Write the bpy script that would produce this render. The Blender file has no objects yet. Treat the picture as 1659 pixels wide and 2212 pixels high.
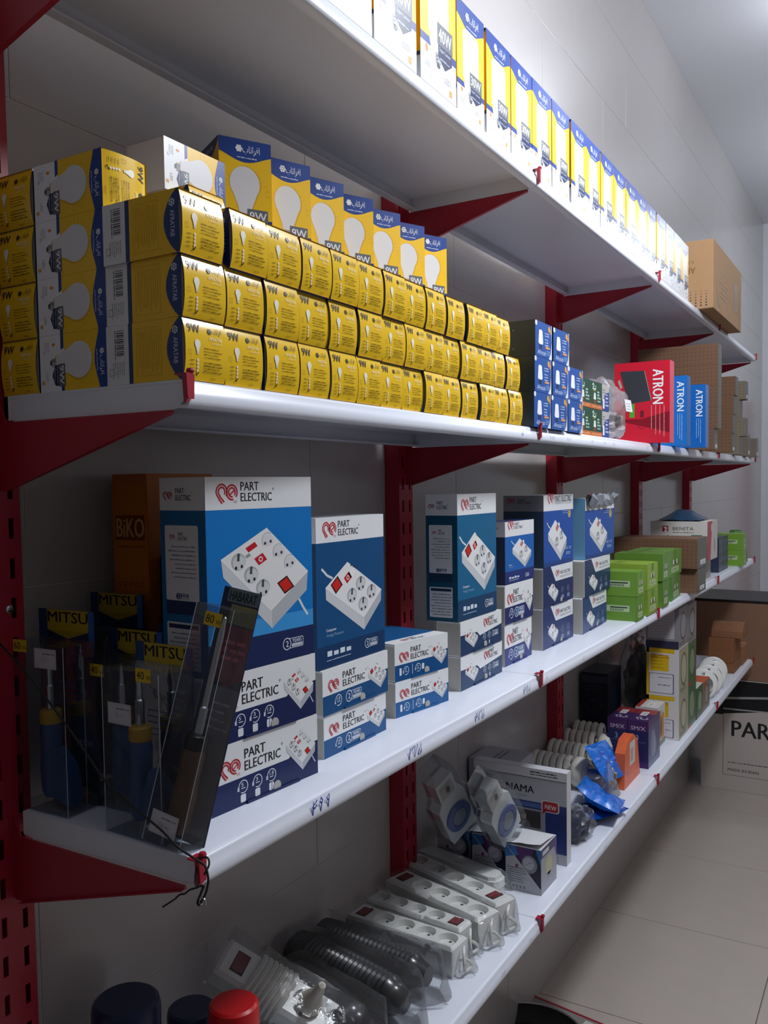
import bpy, bmesh, math, random
from mathutils import Vector, Matrix, Euler
from mathutils.geometry import tessellate_polygon
random.seed(7)
SC = bpy.context.scene
COL = SC.collection

# ------------------------------------------------------------------ camera
camd = bpy.data.cameras.new('camera'); cam = bpy.data.objects.new('camera', camd); COL.objects.link(cam)
camd.sensor_fit = 'HORIZONTAL'; camd.sensor_width = 36.0; camd.lens = 40.671
camd.shift_x = -0.0043; camd.shift_y = 0.02476; camd.clip_start = 0.02
_r = Vector((0.8609356, 0.5085297, -0.0136942)); _u = Vector((-0.015135, 0.0525121, 0.9985056)); _f = Vector((-0.5084888, 0.8594417, -0.0529061))
cam.matrix_world = Matrix(((_r.x, _u.x, -_f.x, 0.63371), (_r.y, _u.y, -_f.y, -0.66715), (_r.z, _u.z, -_f.z, 1.62817), (0, 0, 0, 1)))
SC.camera = cam

# ------------------------------------------------------------------ world, lamp and added fill lights, exposure
SC.view_settings.view_transform = 'Standard'; SC.view_settings.look = 'None'
SC.view_settings.gamma = 1.0; SC.view_settings.use_curve_mapping = False
SC.view_settings.exposure = 0.0
world = bpy.data.worlds.new('world'); SC.world = world; world.use_nodes = True
world.node_tree.nodes['Background'].inputs[0].default_value = (0.85, 0.9, 1.0, 1)
world.node_tree.nodes['Background'].inputs[1].default_value = 0.02

def point_light(name, loc, radius, power, color):
    d = bpy.data.lights.new(name, 'POINT'); d.shadow_soft_size = radius; d.energy = power; d.color = color
    o = bpy.data.objects.new(name, d); COL.objects.link(o); o.location = loc
    return o
point_light('hanging_lamp_light', (0.80, 1.20, 2.82), 0.14, 94.0, (0.90, 0.94, 1.0))
point_light('ceiling_glow_fill', (0.46, 3.45, 3.46), 0.10, 9.0, (0.86, 0.90, 1.0))  # added light with no fixture, stands in for the lens glow on the ceiling
point_light('far_end_fill', (0.95, 5.2, 3.20), 0.13, 30.0, (0.86, 0.92, 1.0))  # added fill, no known fixture: brightens the dark far end and its wall

# ------------------------------------------------------------------ colour and materials
def lin(h):
    h = h.lstrip('#'); c = [int(h[i:i + 2], 16) / 255 for i in (0, 2, 4)]
    return tuple((x / 12.92 if x <= 0.04045 else ((x + 0.055) / 1.055) ** 2.4) for x in c) + (1.0,)
MATS = {}
def ink(h, rough=0.33):
    """printed coated paper, plastic or paint of one colour"""
    key = (h, rough)
    if key in MATS: return MATS[key]
    m = bpy.data.materials.new('print_' + h.strip('#')); m.use_nodes = True
    b = m.node_tree.nodes['Principled BSDF']
    b.inputs['Base Color'].default_value = lin(h); b.inputs['Roughness'].default_value = rough
    b.inputs['Specular IOR Level'].default_value = 0.35
    MATS[key] = m
    return m
def surf(name, h, rough=0.5, metal=0.0, noise=0.0, nscale=30.0, bump=0.0, bscale=200.0, spec=0.5):
    """paint, board or plastic with a little procedural unevenness"""
    if name in MATS: return MATS[name]
    m = bpy.data.materials.new(name); m.use_nodes = True; nt = m.node_tree
    b = nt.nodes['Principled BSDF']
    b.inputs['Base Color'].default_value = lin(h); b.inputs['Roughness'].default_value = rough
    b.inputs['Metallic'].default_value = metal; b.inputs['Specular IOR Level'].default_value = spec
    tc = nt.nodes.new('ShaderNodeTexCoord')
    if noise > 0:
        n = nt.nodes.new('ShaderNodeTexNoise'); n.inputs['Scale'].default_value = nscale; n.inputs['Detail'].default_value = 4
        nt.links.new(tc.outputs['Object'], n.inputs['Vector'])
        mx = nt.nodes.new('ShaderNodeMix'); mx.data_type = 'RGBA'
        c = lin(h); mx.inputs[6].default_value = tuple(x * (1 - noise) for x in c[:3]) + (1,); mx.inputs[7].default_value = tuple(min(1, x * (1 + noise)) for x in c[:3]) + (1,)
        nt.links.new(n.outputs['Fac'], mx.inputs[0]); nt.links.new(mx.outputs[2], b.inputs['Base Color'])
    if bump > 0:
        n2 = nt.nodes.new('ShaderNodeTexNoise'); n2.inputs['Scale'].default_value = bscale; n2.inputs['Detail'].default_value = 3
        nt.links.new(tc.outputs['Object'], n2.inputs['Vector'])
        bp = nt.nodes.new('ShaderNodeBump'); bp.inputs['Strength'].default_value = bump; bp.inputs['Distance'].default_value = 0.002
        nt.links.new(n2.outputs['Fac'], bp.inputs['Height']); nt.links.new(bp.outputs['Normal'], b.inputs['Normal'])
    MATS[name] = m
    return m
def film(name, tint='#ffffff', body=0.06, rough=0.08, milky=0.0, scale=26.0):
    """thin clear plastic: mostly see-through, glossy where it catches the lamp"""
    if name in MATS: return MATS[name]
    m = bpy.data.materials.new(name); m.use_nodes = True; nt = m.node_tree; nt.nodes.clear()
    out = nt.nodes.new('ShaderNodeOutputMaterial')
    tr = nt.nodes.new('ShaderNodeBsdfTransparent'); tr.inputs[0].default_value = lin(tint)
    gl = nt.nodes.new('ShaderNodeBsdfGlossy'); gl.inputs['Roughness'].default_value = rough
    df = nt.nodes.new('ShaderNodeBsdfDiffuse'); df.inputs[0].default_value = (0.8, 0.8, 0.82, 1)
    fr = nt.nodes.new('ShaderNodeFresnel'); fr.inputs[0].default_value = 1.4
    ad = nt.nodes.new('ShaderNodeMath'); ad.operation = 'MULTIPLY_ADD'; ad.inputs[1].default_value = 0.55; ad.inputs[2].default_value = body - 0.02
    tc = nt.nodes.new('ShaderNodeTexCoord'); n = nt.nodes.new('ShaderNodeTexNoise'); n.inputs['Scale'].default_value = scale; n.inputs['Detail'].default_value = 5
    bp = nt.nodes.new('ShaderNodeBump'); bp.inputs['Strength'].default_value = 0.8; bp.inputs['Distance'].default_value = 0.005
    nt.links.new(tc.outputs['Object'], n.inputs['Vector']); nt.links.new(n.outputs['Fac'], bp.inputs['Height'])
    nt.links.new(bp.outputs['Normal'], gl.inputs['Normal'])
    m1 = nt.nodes.new('ShaderNodeMixShader'); m2 = nt.nodes.new('ShaderNodeMixShader'); m2.inputs[0].default_value = milky
    nt.links.new(fr.outputs[0], ad.inputs[0]); nt.links.new(ad.outputs[0], m1.inputs[0])
    nt.links.new(tr.outputs[0], m1.inputs[1]); nt.links.new(gl.outputs[0], m1.inputs[2])
    nt.links.new(m1.outputs[0], m2.inputs[1]); nt.links.new(df.outputs[0], m2.inputs[2])
    nt.links.new(m2.outputs[0], out.inputs['Surface'])
    MATS[name] = m
    return m

RED = surf('red_powder_coat', '#a61c32', 0.38, noise=0.06, nscale=6)
WHITE_STEEL = surf('white_enamel_steel', '#dfe3ee', 0.28, noise=0.02, nscale=4)
CARD_WHITE = surf('white_board', '#e4e5e8', 0.5, noise=0.02, nscale=40)
CARD_GREY = surf('grey_inner_board', '#b5b3ad', 0.75, noise=0.05, nscale=60)
KRAFT = surf('brown_kraft_board', '#b08a63', 0.8, noise=0.07, nscale=25, bump=0.15, bscale=90)
BLACKP = surf('black_plastic', '#15171b', 0.35)
STEEL = surf('bright_steel', '#c9ccd2', 0.25, metal=1.0)
WHITEP = surf('white_plastic', '#e6e6e2', 0.3, noise=0.02, nscale=12)
CLEAR = film('clear_blister', '#eef2f6', 0.03, 0.06, 0.015, 8)
BAG = film('clear_bag', '#f8f9fa', 0.035, 0.07, 0.035, 45)
BAGM = film('milky_bag', '#efeef0', 0.05, 0.10, 0.16, 30)

# ------------------------------------------------------------------ mesh builder
class MB:
    def __init__(s): s.v = []; s.f = []; s.m = []; s.mats = []; s.T = Matrix.Identity(4)
    def mi(s, mat):
        if mat not in s.mats: s.mats.append(mat)
        return s.mats.index(mat)
    def add(s, vs, fs, mat):
        o = len(s.v); i = s.mi(mat)
        s.v += [tuple(s.T @ Vector(p)) for p in vs]
        s.f += [tuple(o + k for k in f) for f in fs]; s.m += [i] * len(fs)
        return s
    def box(s, a, b, mat):
        x0, y0, z0 = a; x1, y1, z1 = b
        return s.add([(x0, y0, z0), (x1, y0, z0), (x1, y1, z0), (x0, y1, z0), (x0, y0, z1), (x1, y0, z1), (x1, y1, z1), (x0, y1, z1)],
                     [(0, 3, 2, 1), (4, 5, 6, 7), (0, 1, 5, 4), (1, 2, 6, 5), (2, 3, 7, 6), (3, 0, 4, 7)], mat)
    def cbox(s, a, b, mat, c=0.001):
        """box with chamfered edges"""
        bm = bmesh.new(); bmesh.ops.create_cube(bm, size=1.0)
        for v in bm.verts: v.co = Vector([(a[i] + b[i]) / 2 + v.co[i] * (b[i] - a[i]) for i in range(3)])
        bmesh.ops.bevel(bm, geom=list(bm.edges), offset=c, segments=2, affect='EDGES', profile=0.6)
        bm.verts.index_update()
        s.add([v.co[:] for v in bm.verts], [tuple(v.index for v in f.verts) for f in bm.faces], mat); bm.free()
        return s
    def prism(s, pts, h0, h1, mat, axis='z'):
        """outline (2-D) pulled along an axis; outline plane is the other two axes in order"""
        def P(p, h): return (p[0], p[1], h) if axis == 'z' else ((p[0], h, p[1]) if axis == 'y' else (h, p[0], p[1]))
        n = len(pts)
        vs = [P(p, h0) for p in pts] + [P(p, h1) for p in pts]
        fs = [(i, (i + 1) % n, n + (i + 1) % n, n + i) for i in range(n)]
        tri = tessellate_polygon([[Vector((p[0], p[1], 0)) for p in pts]])
        fs += [tuple(t) for t in tri] + [tuple(n + i for i in t[::-1]) for t in tri]
        return s.add(vs, fs, mat)
    def lathe(s, prof, n, mat, M=None, caps=True):
        vs = []; fs = []
        for r, z in prof:
            for k in range(n):
                a = 2 * math.pi * k / n; vs.append((r * math.cos(a), r * math.sin(a), z))
        for j in range(len(prof) - 1):
            for k in range(n): fs.append((j * n + k, j * n + (k + 1) % n, (j + 1) * n + (k + 1) % n, (j + 1) * n + k))
        if caps:
            if prof[0][0] > 1e-6: fs.append(tuple(range(n))[::-1])
            if prof[-1][0] > 1e-6: fs.append(tuple((len(prof) - 1) * n + k for k in range(n)))
        if M is not None: vs = [tuple(M @ Vector(v)) for v in vs]
        return s.add(vs, fs, mat)
    def tube(s, path, r, n, mat, closed=False):
        P = [Vector(p) for p in path]; N = len(P); vs = []; fs = []; up = None
        rr = r if isinstance(r, (list, tuple)) else [r] * N
        for i in range(N):
            t = (P[(i + 1) % N] - P[i - 1]) if closed else (P[min(i + 1, N - 1)] - P[max(i - 1, 0)])
            t.normalize()
            if up is None: up = Vector((0, 0, 1)) if abs(t.z) < 0.9 else Vector((1, 0, 0))
            a = t.cross(up)
            if a.length < 1e-4: a = t.orthogonal()
            a.normalize(); b = a.cross(t).normalized(); up = b
            for k in range(n):
                q = 2 * math.pi * k / n; vs.append(tuple(P[i] + a * (math.cos(q) * rr[i]) + b * (math.sin(q) * rr[i])))
        for i in range(N if closed else N - 1):
            j = (i + 1) % N
            for k in range(n): fs.append((i * n + k, i * n + (k + 1) % n, j * n + (k + 1) % n, j * n + k))
        if not closed: fs += [tuple(range(n))[::-1], tuple((N - 1) * n + k for k in range(n))]
        return s.add(vs, fs, mat)
    def mesh(s, name, smooth=False, angle=0.6):
        me = bpy.data.meshes.new(name); me.from_pydata(s.v, [], s.f)
        for m in s.mats: me.materials.append(m)
        me.polygons.foreach_set('material_index', s.m)
        if smooth:
            me.polygons.foreach_set('use_smooth', [True] * len(me.polygons))
            try: me.set_sharp_from_angle(angle=angle)
            except Exception: pass
        me.update(); return me
    def build(s, name, parent=None, smooth=False, M=None, angle=0.6):
        o = bpy.data.objects.new(name, s.mesh(name, smooth, angle)); COL.objects.link(o)
        if parent is not None: o.parent = parent
        if M is not None: o.matrix_basis = M
        return o
def tag(o, label=None, cat=None, group=None, kind=None):
    if label: o['label'] = label
    if cat: o['category'] = cat
    if group: o['group'] = group
    if kind: o['kind'] = kind
    return o
def empty(name, M=None):
    o = bpy.data.objects.new(name, None); COL.objects.link(o); o.empty_display_size = 0.05
    if M is not None: o.matrix_basis = M
    return o
def dup(o, M=None, label=None, group=None, parent=None):
    c = o.copy(); COL.objects.link(c)
    if parent is not None: c.parent = parent
    if M is not None: c.matrix_basis = M
    if label: c['label'] = label
    if group: c['group'] = group
    for ch in o.children: dup(ch, None, None, None, c)
    return c
def TR(x, y, z, rz=0.0, rx=0.0, ry=0.0):
    return Matrix.Translation((x, y, z)) @ Euler((math.radians(rx), math.radians(ry), math.radians(rz)), 'XYZ').to_matrix().to_4x4()
ORD = ['first', 'second', 'third', 'fourth', 'fifth', 'sixth', 'seventh', 'eighth', 'ninth', 'tenth', 'eleventh', 'twelfth', 'thirteenth', 'fourteenth', 'fifteenth', 'sixteenth', 'seventeenth', 'eighteenth']

# ------------------------------------------------------------------ flat print (lettering, pictures on packaging): shapes in millimetres
_glyph = {}
_fc = bpy.data.curves.new('lettering', 'FONT'); _fc.resolution_u = 2
_fo = bpy.data.objects.new('lettering', _fc)
def glyphs(s, res=2, off=0.0):
    key = (s, res, off)
    if key in _glyph: return _glyph[key]
    _fc.body = s; _fc.resolution_u = res; _fc.offset = off; COL.objects.link(_fo)
    dg = bpy.context.evaluated_depsgraph_get(); dg.update()
    ev = _fo.evaluated_get(dg); me = ev.to_mesh()
    vs = [(v.co.x, v.co.y) for v in me.vertices]; fs = [tuple(p.vertices) for p in me.polygons]
    ev.to_mesh_clear(); COL.objects.unlink(_fo)
    x0 = min(v[0] for v in vs); x1 = max(v[0] for v in vs); y0 = min(v[1] for v in vs); y1 = max(v[1] for v in vs)
    _glyph[key] = (vs, fs, x0, x1, y0, y1)
    return _glyph[key]
LOGO_AR = '\uFE8F\uFE8E\uFE97\uFE8D\uFEAE\uFED3\uFE8D'
class Art:
    """pictures and words on one face; x right, y up, from the face's lower left corner"""
    def __init__(s, W, H): s.W = W; s.H = H; s.sh = []
    def poly(s, pts, c, L=1, rough=None):
        tri = tessellate_polygon([[Vector((p[0], p[1], 0)) for p in pts]])
        fs = []
        for t in tri:
            a, b, d = (pts[i] for i in t)
            if (b[0] - a[0]) * (d[1] - a[1]) - (b[1] - a[1]) * (d[0] - a[0]) < 0: t = t[::-1]
            fs.append(tuple(t))
        s.sh.append((list(pts), fs, c, L)); return s
    def rect(s, x, y, w, h, c, L=1): return s.poly([(x, y), (x + w, y), (x + w, y + h), (x, y + h)], c, L)
    def rrect(s, x, y, w, h, r, c, L=1):
        p = []
        for cx, cy, a0 in ((x + w - r, y + r, -90), (x + w - r, y + h - r, 0), (x + r, y + h - r, 90), (x + r, y + r, 180)):
            for k in range(4):
                a = math.radians(a0 + 30 * k); p.append((cx + r * math.cos(a), cy + r * math.sin(a)))
        return s.poly(p, c, L)
    def ell(s, x, y, a, b, c, L=1, n=16, rot=0):
        q = math.radians(rot); p = []
        for k in range(n):
            t = 2 * math.pi * k / n; ex, ey = a * math.cos(t), b * math.sin(t)
            p.append((x + ex * math.cos(q) - ey * math.sin(q), y + ex * math.sin(q) + ey * math.cos(q)))
        return s.poly(p, c, L)
    def line(s, pts, w, c, L=1, closed=False):
        n = len(pts); A = []; B = []
        for i in range(n):
            p = Vector(pts[i]); a = Vector(pts[i - 1]) if (i > 0 or closed) else None; b = Vector(pts[(i + 1) % n]) if (i < n - 1 or closed) else None
            t = Vector((0, 0))
            if a is not None: t += (p - a).normalized()
            if b is not None: t += (b - p).normalized()
            if t.length < 1e-6: t = Vector((1, 0))
            t.normalize(); nn = Vector((-t.y, t.x)) * (w / 2)
            A.append(tuple(p + nn)); B.append(tuple(p - nn))
        vs = A + B; fs = []
        for i in range(n if closed else n - 1):
            j = (i + 1) % n; fs.append((i, n + i, n + j, j))
        s.sh.append((vs, fs, c, L)); return s
    def arc(s, x, y, r, a0, a1, w, c, L=1, n=14, ry=None):
        ry = ry or r
        return s.line([(x + r * math.cos(math.radians(a0 + (a1 - a0) * k / n)), y + ry * math.sin(math.radians(a0 + (a1 - a0) * k / n))) for k in range(n + 1)], w, c, L)
    def text(s, t, x, y, h, c, L=2, w=None, rot=0, bold=0.0, shear=0.0, res=2):
        """h: height of the glyph box; w: forced width; anchored lower left"""
        vs, fs, x0, x1, y0, y1 = glyphs(t, res)
        k = h / (y1 - y0); kx = k if w is None else w / (x1 - x0)
        q = math.radians(rot); out = []
        for a, b in vs:
            px = (a - x0) * kx; py = (b - y0) * k; px += shear * py
            out.append((x + px * math.cos(q) - py * math.sin(q), y + px * math.sin(q) + py * math.cos(q)))
        s.sh.append((out, fs, c, L))
        for i in ((1, 2) if bold else ()):
            dx = bold * h * .8 * i; s.sh.append(([(p[0] + dx * math.cos(q), p[1] + dx * math.sin(q)) for p in out], fs, c, L + .08 * i))
        return s
    def fine(s, x0, y0, x1, n, pitch, h, c, L=2, seed=1, ragged=0.3, right=False):
        """small print too fine to read: broken dashes line by line"""
        rnd = random.Random(seed); vs = []; fs = []
        for i in range(n):
            y = y0 - i * pitch; a, b = (x0, x1 - ragged * rnd.random() * (x1 - x0)) if not right else (x0 + ragged * rnd.random() * (x1 - x0), x1)
            x = a
            while x < b - h:
                w = min(b - x, h * (1.2 + 3.2 * rnd.random())); o = len(vs); hh = h * (0.55 + 0.45 * rnd.random())
                vs += [(x, y), (x + w, y), (x + w, y + hh), (x, y + hh)]; fs.append((o, o + 1, o + 2, o + 3)); x += w + h * 0.5
        s.sh.append((vs, fs, c, L)); return s
    def sub(s, other, x, y, k=1.0, rot=0, dL=0, ky=None, shy=0.0):
        q = math.radians(rot); ky = ky or k
        for vs, fs, c, L in other.sh:
            o = []
            for a, b in vs:
                px, py = a * k, b * ky + shy * a * k; o.append((x + px * math.cos(q) - py * math.sin(q), y + px * math.sin(q) + py * math.cos(q)))
            s.sh.append((o, fs, c, L + dL))
        return s
STEP = 0.00012
def print_mesh(mb, art, frame, base=0.0003, warp=None):
    """frame: (origin, u, v, n) in metres; warp(u,v)->height above the face in metres"""
    O, U, V, N = (Vector(a) for a in frame)
    for vs, fs, c, L in art.sh:
        mat = c if not isinstance(c, str) else ink(c)
        mb.add([tuple(O + U * (a / 1000) + V * (b / 1000) + N * (base + L * STEP + (warp(a, b) if warp else 0))) for a, b in vs], fs, mat)
def frames(wx, wy, wz):
    """faces of a box: depth wx along -x behind the front, width wy, height wz; origin at the middle of the bottom"""
    X, Y = wx / 2, wy / 2
    return {'front': ((X, -Y, 0), (0, 1, 0), (0, 0, 1), (1, 0, 0)), 'left': ((-X, -Y, 0), (1, 0, 0), (0, 0, 1), (0, -1, 0)),
            'right': ((X, Y, 0), (-1, 0, 0), (0, 0, 1), (0, 1, 0)), 'back': ((-X, Y, 0), (0, -1, 0), (0, 0, 1), (-1, 0, 0)),
            'top': ((X, -Y, wz), (0, 1, 0), (-1, 0, 0), (0, 0, 1)), 'bottom': ((-X, -Y, 0), (0, 1, 0), (1, 0, 0), (0, 0, -1))}
def carton(name, size, arts, body=None, seam=True, chamfer=0.0012, extra=None):
    """a printed box: the board body is the thing, its printed faces and seams are parts; arts: {face: Art}"""
    wx, wy, wz = size; mb = MB(); body = body or CARD_WHITE
    mb.cbox((-wx / 2, -wy / 2, 0), (wx / 2, wy / 2, wz), body, chamfer)
    if extra: extra(mb)
    o = mb.build(name)
    fr = frames(wx, wy, wz)
    names = {'front': 'front_print', 'left': 'side_print', 'right': 'side_print', 'top': 'top_print', 'back': 'back_print', 'bottom': 'bottom_print'}
    for k, a in arts.items():
        p = MB(); print_mesh(p, a, fr[k]); p.build(names[k], o)
    return o
def put(o, label, cat, M, group=None):
    o.matrix_basis = M; return tag(o, label, cat, group)
# ------------------------------------------------------------------ the room
XW, ZC, YB = -0.335, 3.655, 6.9
def slab(name, a, b, mat):
    o = MB().box(a, b, mat).build(name); o['kind'] = 'structure'; return o
TILE = surf('glazed_wall_tile', '#b5b0af', 0.2, noise=0.02, nscale=3)
GROUT = surf('wall_grout', '#cfcac6', 0.6)
FTILE = surf('stone_floor_tile', '#bdb2aa', 0.32, noise=0.06, nscale=9, bump=0.02, bscale=60)
FGROUT = surf('floor_grout', '#6d665f', 0.8)
PLASTER = surf('ceiling_paint', '#dcdee4', 0.45, noise=0.02, nscale=2)
DIMWALL = surf('shop_wall_paint', '#968f89', 0.7, noise=0.05, nscale=2)
wall = slab('wall_left', (-0.45, -3.2, 0), (XW - 0.0012, YB, ZC), GROUT)
floor = slab('floor', (-0.45, -3.2, -0.1), (2.9, YB, -0.004), FGROUT)
slab('ceiling', (-0.45, -3.2, ZC), (2.9, YB, ZC + 0.1), PLASTER)
slab('wall_back', (-0.45, YB, 0), (2.9, YB + 0.1, ZC), PLASTER)
slab('wall_right', (2.9, -3.2, 0), (3.0, YB, ZC), DIMWALL)
slab('wall_front', (-0.45, -3.3, 0), (2.9, -3.2, ZC), DIMWALL)
TW, TH = 0.63, 0.3075
t_me = MB().cbox((-0.006, 0.0009, 0.0009), (0.0, TW - 0.0009, TH - 0.0009), TILE, 0.0009).mesh('tile')
for k in range(-1, 11):
    z0 = 0.273 + TH * k
    for j in range(-2, 11):
        y0 = 0.055 + (TW / 2 if k % 2 else 0) + TW * j
        if k < 0:   # the cut course at the floor
            o = bpy.data.objects.new('tile', t_me); o.scale = (1, 1, 0.885); z = 0.0
        else:
            o = bpy.data.objects.new('tile', t_me); z = z0
        COL.objects.link(o); o.parent = wall; o.location = (XW, y0, z)
f_me = MB().cbox((0.0015, 0.0015, -0.01), (0.6355, 0.6355, 0.0), FTILE, 0.001).mesh('tile')
for i in range(4):
    for j in range(-2, 9):
        o = bpy.data.objects.new('tile', f_me); COL.objects.link(o); o.parent = floor
        o.location = (-0.353 + 0.637 * i, 1.26 + 0.637 * j - 0.01, 0)

# ------------------------------------------------------------------ wall-hung shelving
Z = {1: 0.724, 2: 1.236, 3: 1.740, 4: 2.244}
LEVEL = {1: 'lowest shelf', 2: 'second shelf from the bottom', 3: 'third shelf from the bottom', 4: 'top shelf'}
BAY = ['nearest bay', 'second bay', 'third bay', 'farthest bay']
POST = ['nearest', 'second', 'third', 'fourth', 'farthest']
DX = -0.285
def shelf_panel():
    mb = MB(); W0, W1 = 0.0006, 0.9994
    out = [(DX, 0), (-.006, 0), (-.001, -.0012), (.0012, -.004), (.0012, -.0085), (.0042, -.0115), (.0056, -.022), (.0048, -.0265), (.0022, -.029), (-.012, -.029),
           (-.012, -.0262), (.0008, -.0262), (.0022, -.022), (.001, -.0135), (-.002, -.0115), (-.002, -.003), (DX + .003, -.003), (DX + .003, -.0262), (DX + .016, -.0262), (DX + .016, -.029), (DX, -.029)]
    mb.prism(out, W0, W1, WHITE_STEEL, 'y')
    o = mb.build('steel_shelf', smooth=True, angle=0.9)
    for y in (W0 + 0.0002, W1 - 0.0017):   # folded end plates with rounded lower corners
        e = MB(); p = [(DX + .001, -.0005), (-.003, -.0005), (-.0005, -.012), (-.003, -.022), (-.010, -.0285), (-.018, -.0305), (DX + .010, -.0305), (DX + .0025, -.026), (DX + .001, -.018)]
        e.prism(p, y, y + 0.0015, WHITE_STEEL, 'y'); e.build('end_plate', o)
    return o
def bracket():
    mb = MB(); mb.prism([(-.299, -.0035), (-.2865, -.031), (-.2865, -.0312), (-.016, -.0312), (-.016, -.034), (-.287, -.112), (-.299, -.112)], -.0015, .0015, RED, 'y')
    mb.prism([(-.287, -.112), (-.016, -.034), (-.016, -.0355), (-.287, -.1135)], -.006, .0015, RED, 'y')
    return mb.build('shelf_bracket')
def end_clip(parent):
    mb = MB()
    mb.prism([(-.0085, .003), (.0065, .003), (.0055, -.021), (-.0015, -.021), (-.0015, -.0245), (-.0065, -.0245)], .0062, .0095, RED, 'x')
    mb.prism([(-.0085, .0045), (-.0015, .0045), (-.002, -.020), (-.007, -.020)], .0095, .0125, RED, 'x')
    mb.box((-.004, -.0085, .003), (.0095, .0065, .0045), RED)
    mb.lathe([(0, .0105), (.0035, .0098), (.0045, .0075), (.0035, .005), (0, .0042)], 10, RED, TR(.0085, .0015, 0))
    return mb.build('end_clip', parent)
first_p = shelf_panel(); first_b = bracket(); end_clip(first_b)
for lv in (1, 2, 3, 4):
    for b in range(4):
        o = first_p if (lv, b) == (1, 0) else dup(first_p)
        put(o, f'white steel shelf board, {LEVEL[lv]}, {BAY[b]} from the camera', 'shelf', TR(0, b * 1.0, Z[lv]), 'steel shelf panels')
    for j in range(5):
        o = first_b if (lv, j) == (1, 0) else dup(first_b)
        yj = j * 1.0 + (-0.002 if j == 0 else (0.008 if j == 4 else 0))
        put(o, f'red bracket under the {LEVEL[lv]} at the {POST[j]} upright', 'bracket', TR(0, yj, Z[lv]), 'red shelf brackets')
def upright():
    mb = MB(); z0, z1 = 0.62, 2.262; yL, yR = -.037, .023; sw, c1, c2 = .0036, -.020, .0095
    x0, x1 = -.3018, -.2995
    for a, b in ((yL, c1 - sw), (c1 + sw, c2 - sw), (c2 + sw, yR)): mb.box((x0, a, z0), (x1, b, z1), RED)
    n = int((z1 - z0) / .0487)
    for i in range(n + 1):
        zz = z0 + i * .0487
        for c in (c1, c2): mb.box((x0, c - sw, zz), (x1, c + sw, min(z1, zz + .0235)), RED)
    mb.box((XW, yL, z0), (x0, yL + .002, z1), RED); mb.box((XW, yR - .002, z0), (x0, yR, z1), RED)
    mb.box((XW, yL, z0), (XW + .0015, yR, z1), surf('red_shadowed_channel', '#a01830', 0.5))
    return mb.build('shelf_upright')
up0 = upright()
for j in range(5):
    o = up0 if j == 0 else dup(up0)
    put(o, f'red slotted steel upright on the tiled wall, {POST[j]} to the camera', 'upright', TR(0, j * 1.0, 0), 'slotted uprights of the wall shelving')
sc_ = MB(); sc_.lathe([(0, .0022), (.003, .002), (.0052, .001), (.0056, 0), (.0056, -.001)], 14, STEEL, TR(-.2995, .003, 1.483, 0, 0, 90))
sc_.box((-.2975, -.0005, 1.4805), (-.2970, .0065, 1.4855 - .0035), BLACKP); sc_.build('screw', up0)['label'] = 'steel screw head'

# handwritten prices on the shelf edges (blue marker), Persian figures as pen strokes, unit box 1 high
PEN = {'1': [[(.3, 1), (.35, 0)]], '2': [[(.2, 0), (.15, .6), (.1, 1), (.3, .72), (.55, .98)]], '3': [[(.2, 0), (.15, .6), (.05, 1), (.25, .75), (.4, .98), (.55, .75), (.75, 1)]],
       '4': [[(.3, 0), (.2, .6), (.1, 1), (.3, .72), (.6, .98)], [(.2, .6), (.45, .5), (.6, .68)]], '5': [[(.3, 0), (.05, .25), (.3, .95), (.6, .3), (.3, 0)]],
       '6': [[(.5, 0), (.45, .6), (.4, .95), (.1, .8), (.35, .55)]], '7': [[(.05, 1), (.3, 0), (.55, 1)]], '8': [[(.05, 0), (.3, 1), (.55, 0)]],
       '9': [[(.4, 0), (.42, .8), (.2, 1), (.08, .75), (.4, .62)]], '0': [[(.25, .45), (.33, .55), (.25, .62), (.2, .5)]]}
def pen(a, s, x, y, h, c, w, L=1, slant=0.12):
    for ch in s:
        for st in PEN.get(ch, []): a.line([(x + p[0] * h * .8 + slant * p[1] * h, y + p[1] * h) for p in st], w, c, L)
        x += h * .72
    return a
def price(lv, px_y, s, c, h, w, L='#1d3f9c'):
    pass
def edge_note(parent_lv, bay, y, s, col, h=15, w=1.6, tape=False):
    a = Art(80, 24)
    if tape: a.rect(-4, 1, len(s) * h * .72 + 12, h + 3, '#d4d8e2', 0.2)
    pen(a, s, 2, 2.5, h, col, w)
    mb = MB(); print_mesh(mb, a, ((.0046, y - bay, -.0255), (0, 1, 0), (.09, 0, 1), (1, 0, 0)), 0.0003)
    par = [o for o in COL.objects if o.name.startswith('steel_shelf') and abs(o.matrix_basis.translation.z - Z[parent_lv]) < .01 and abs(o.matrix_basis.translation.y - bay) < .01][0]
    mb.build('price_writing', par)
BLUE = '#2348a8'; FAINT = '#8f98ae'
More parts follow.
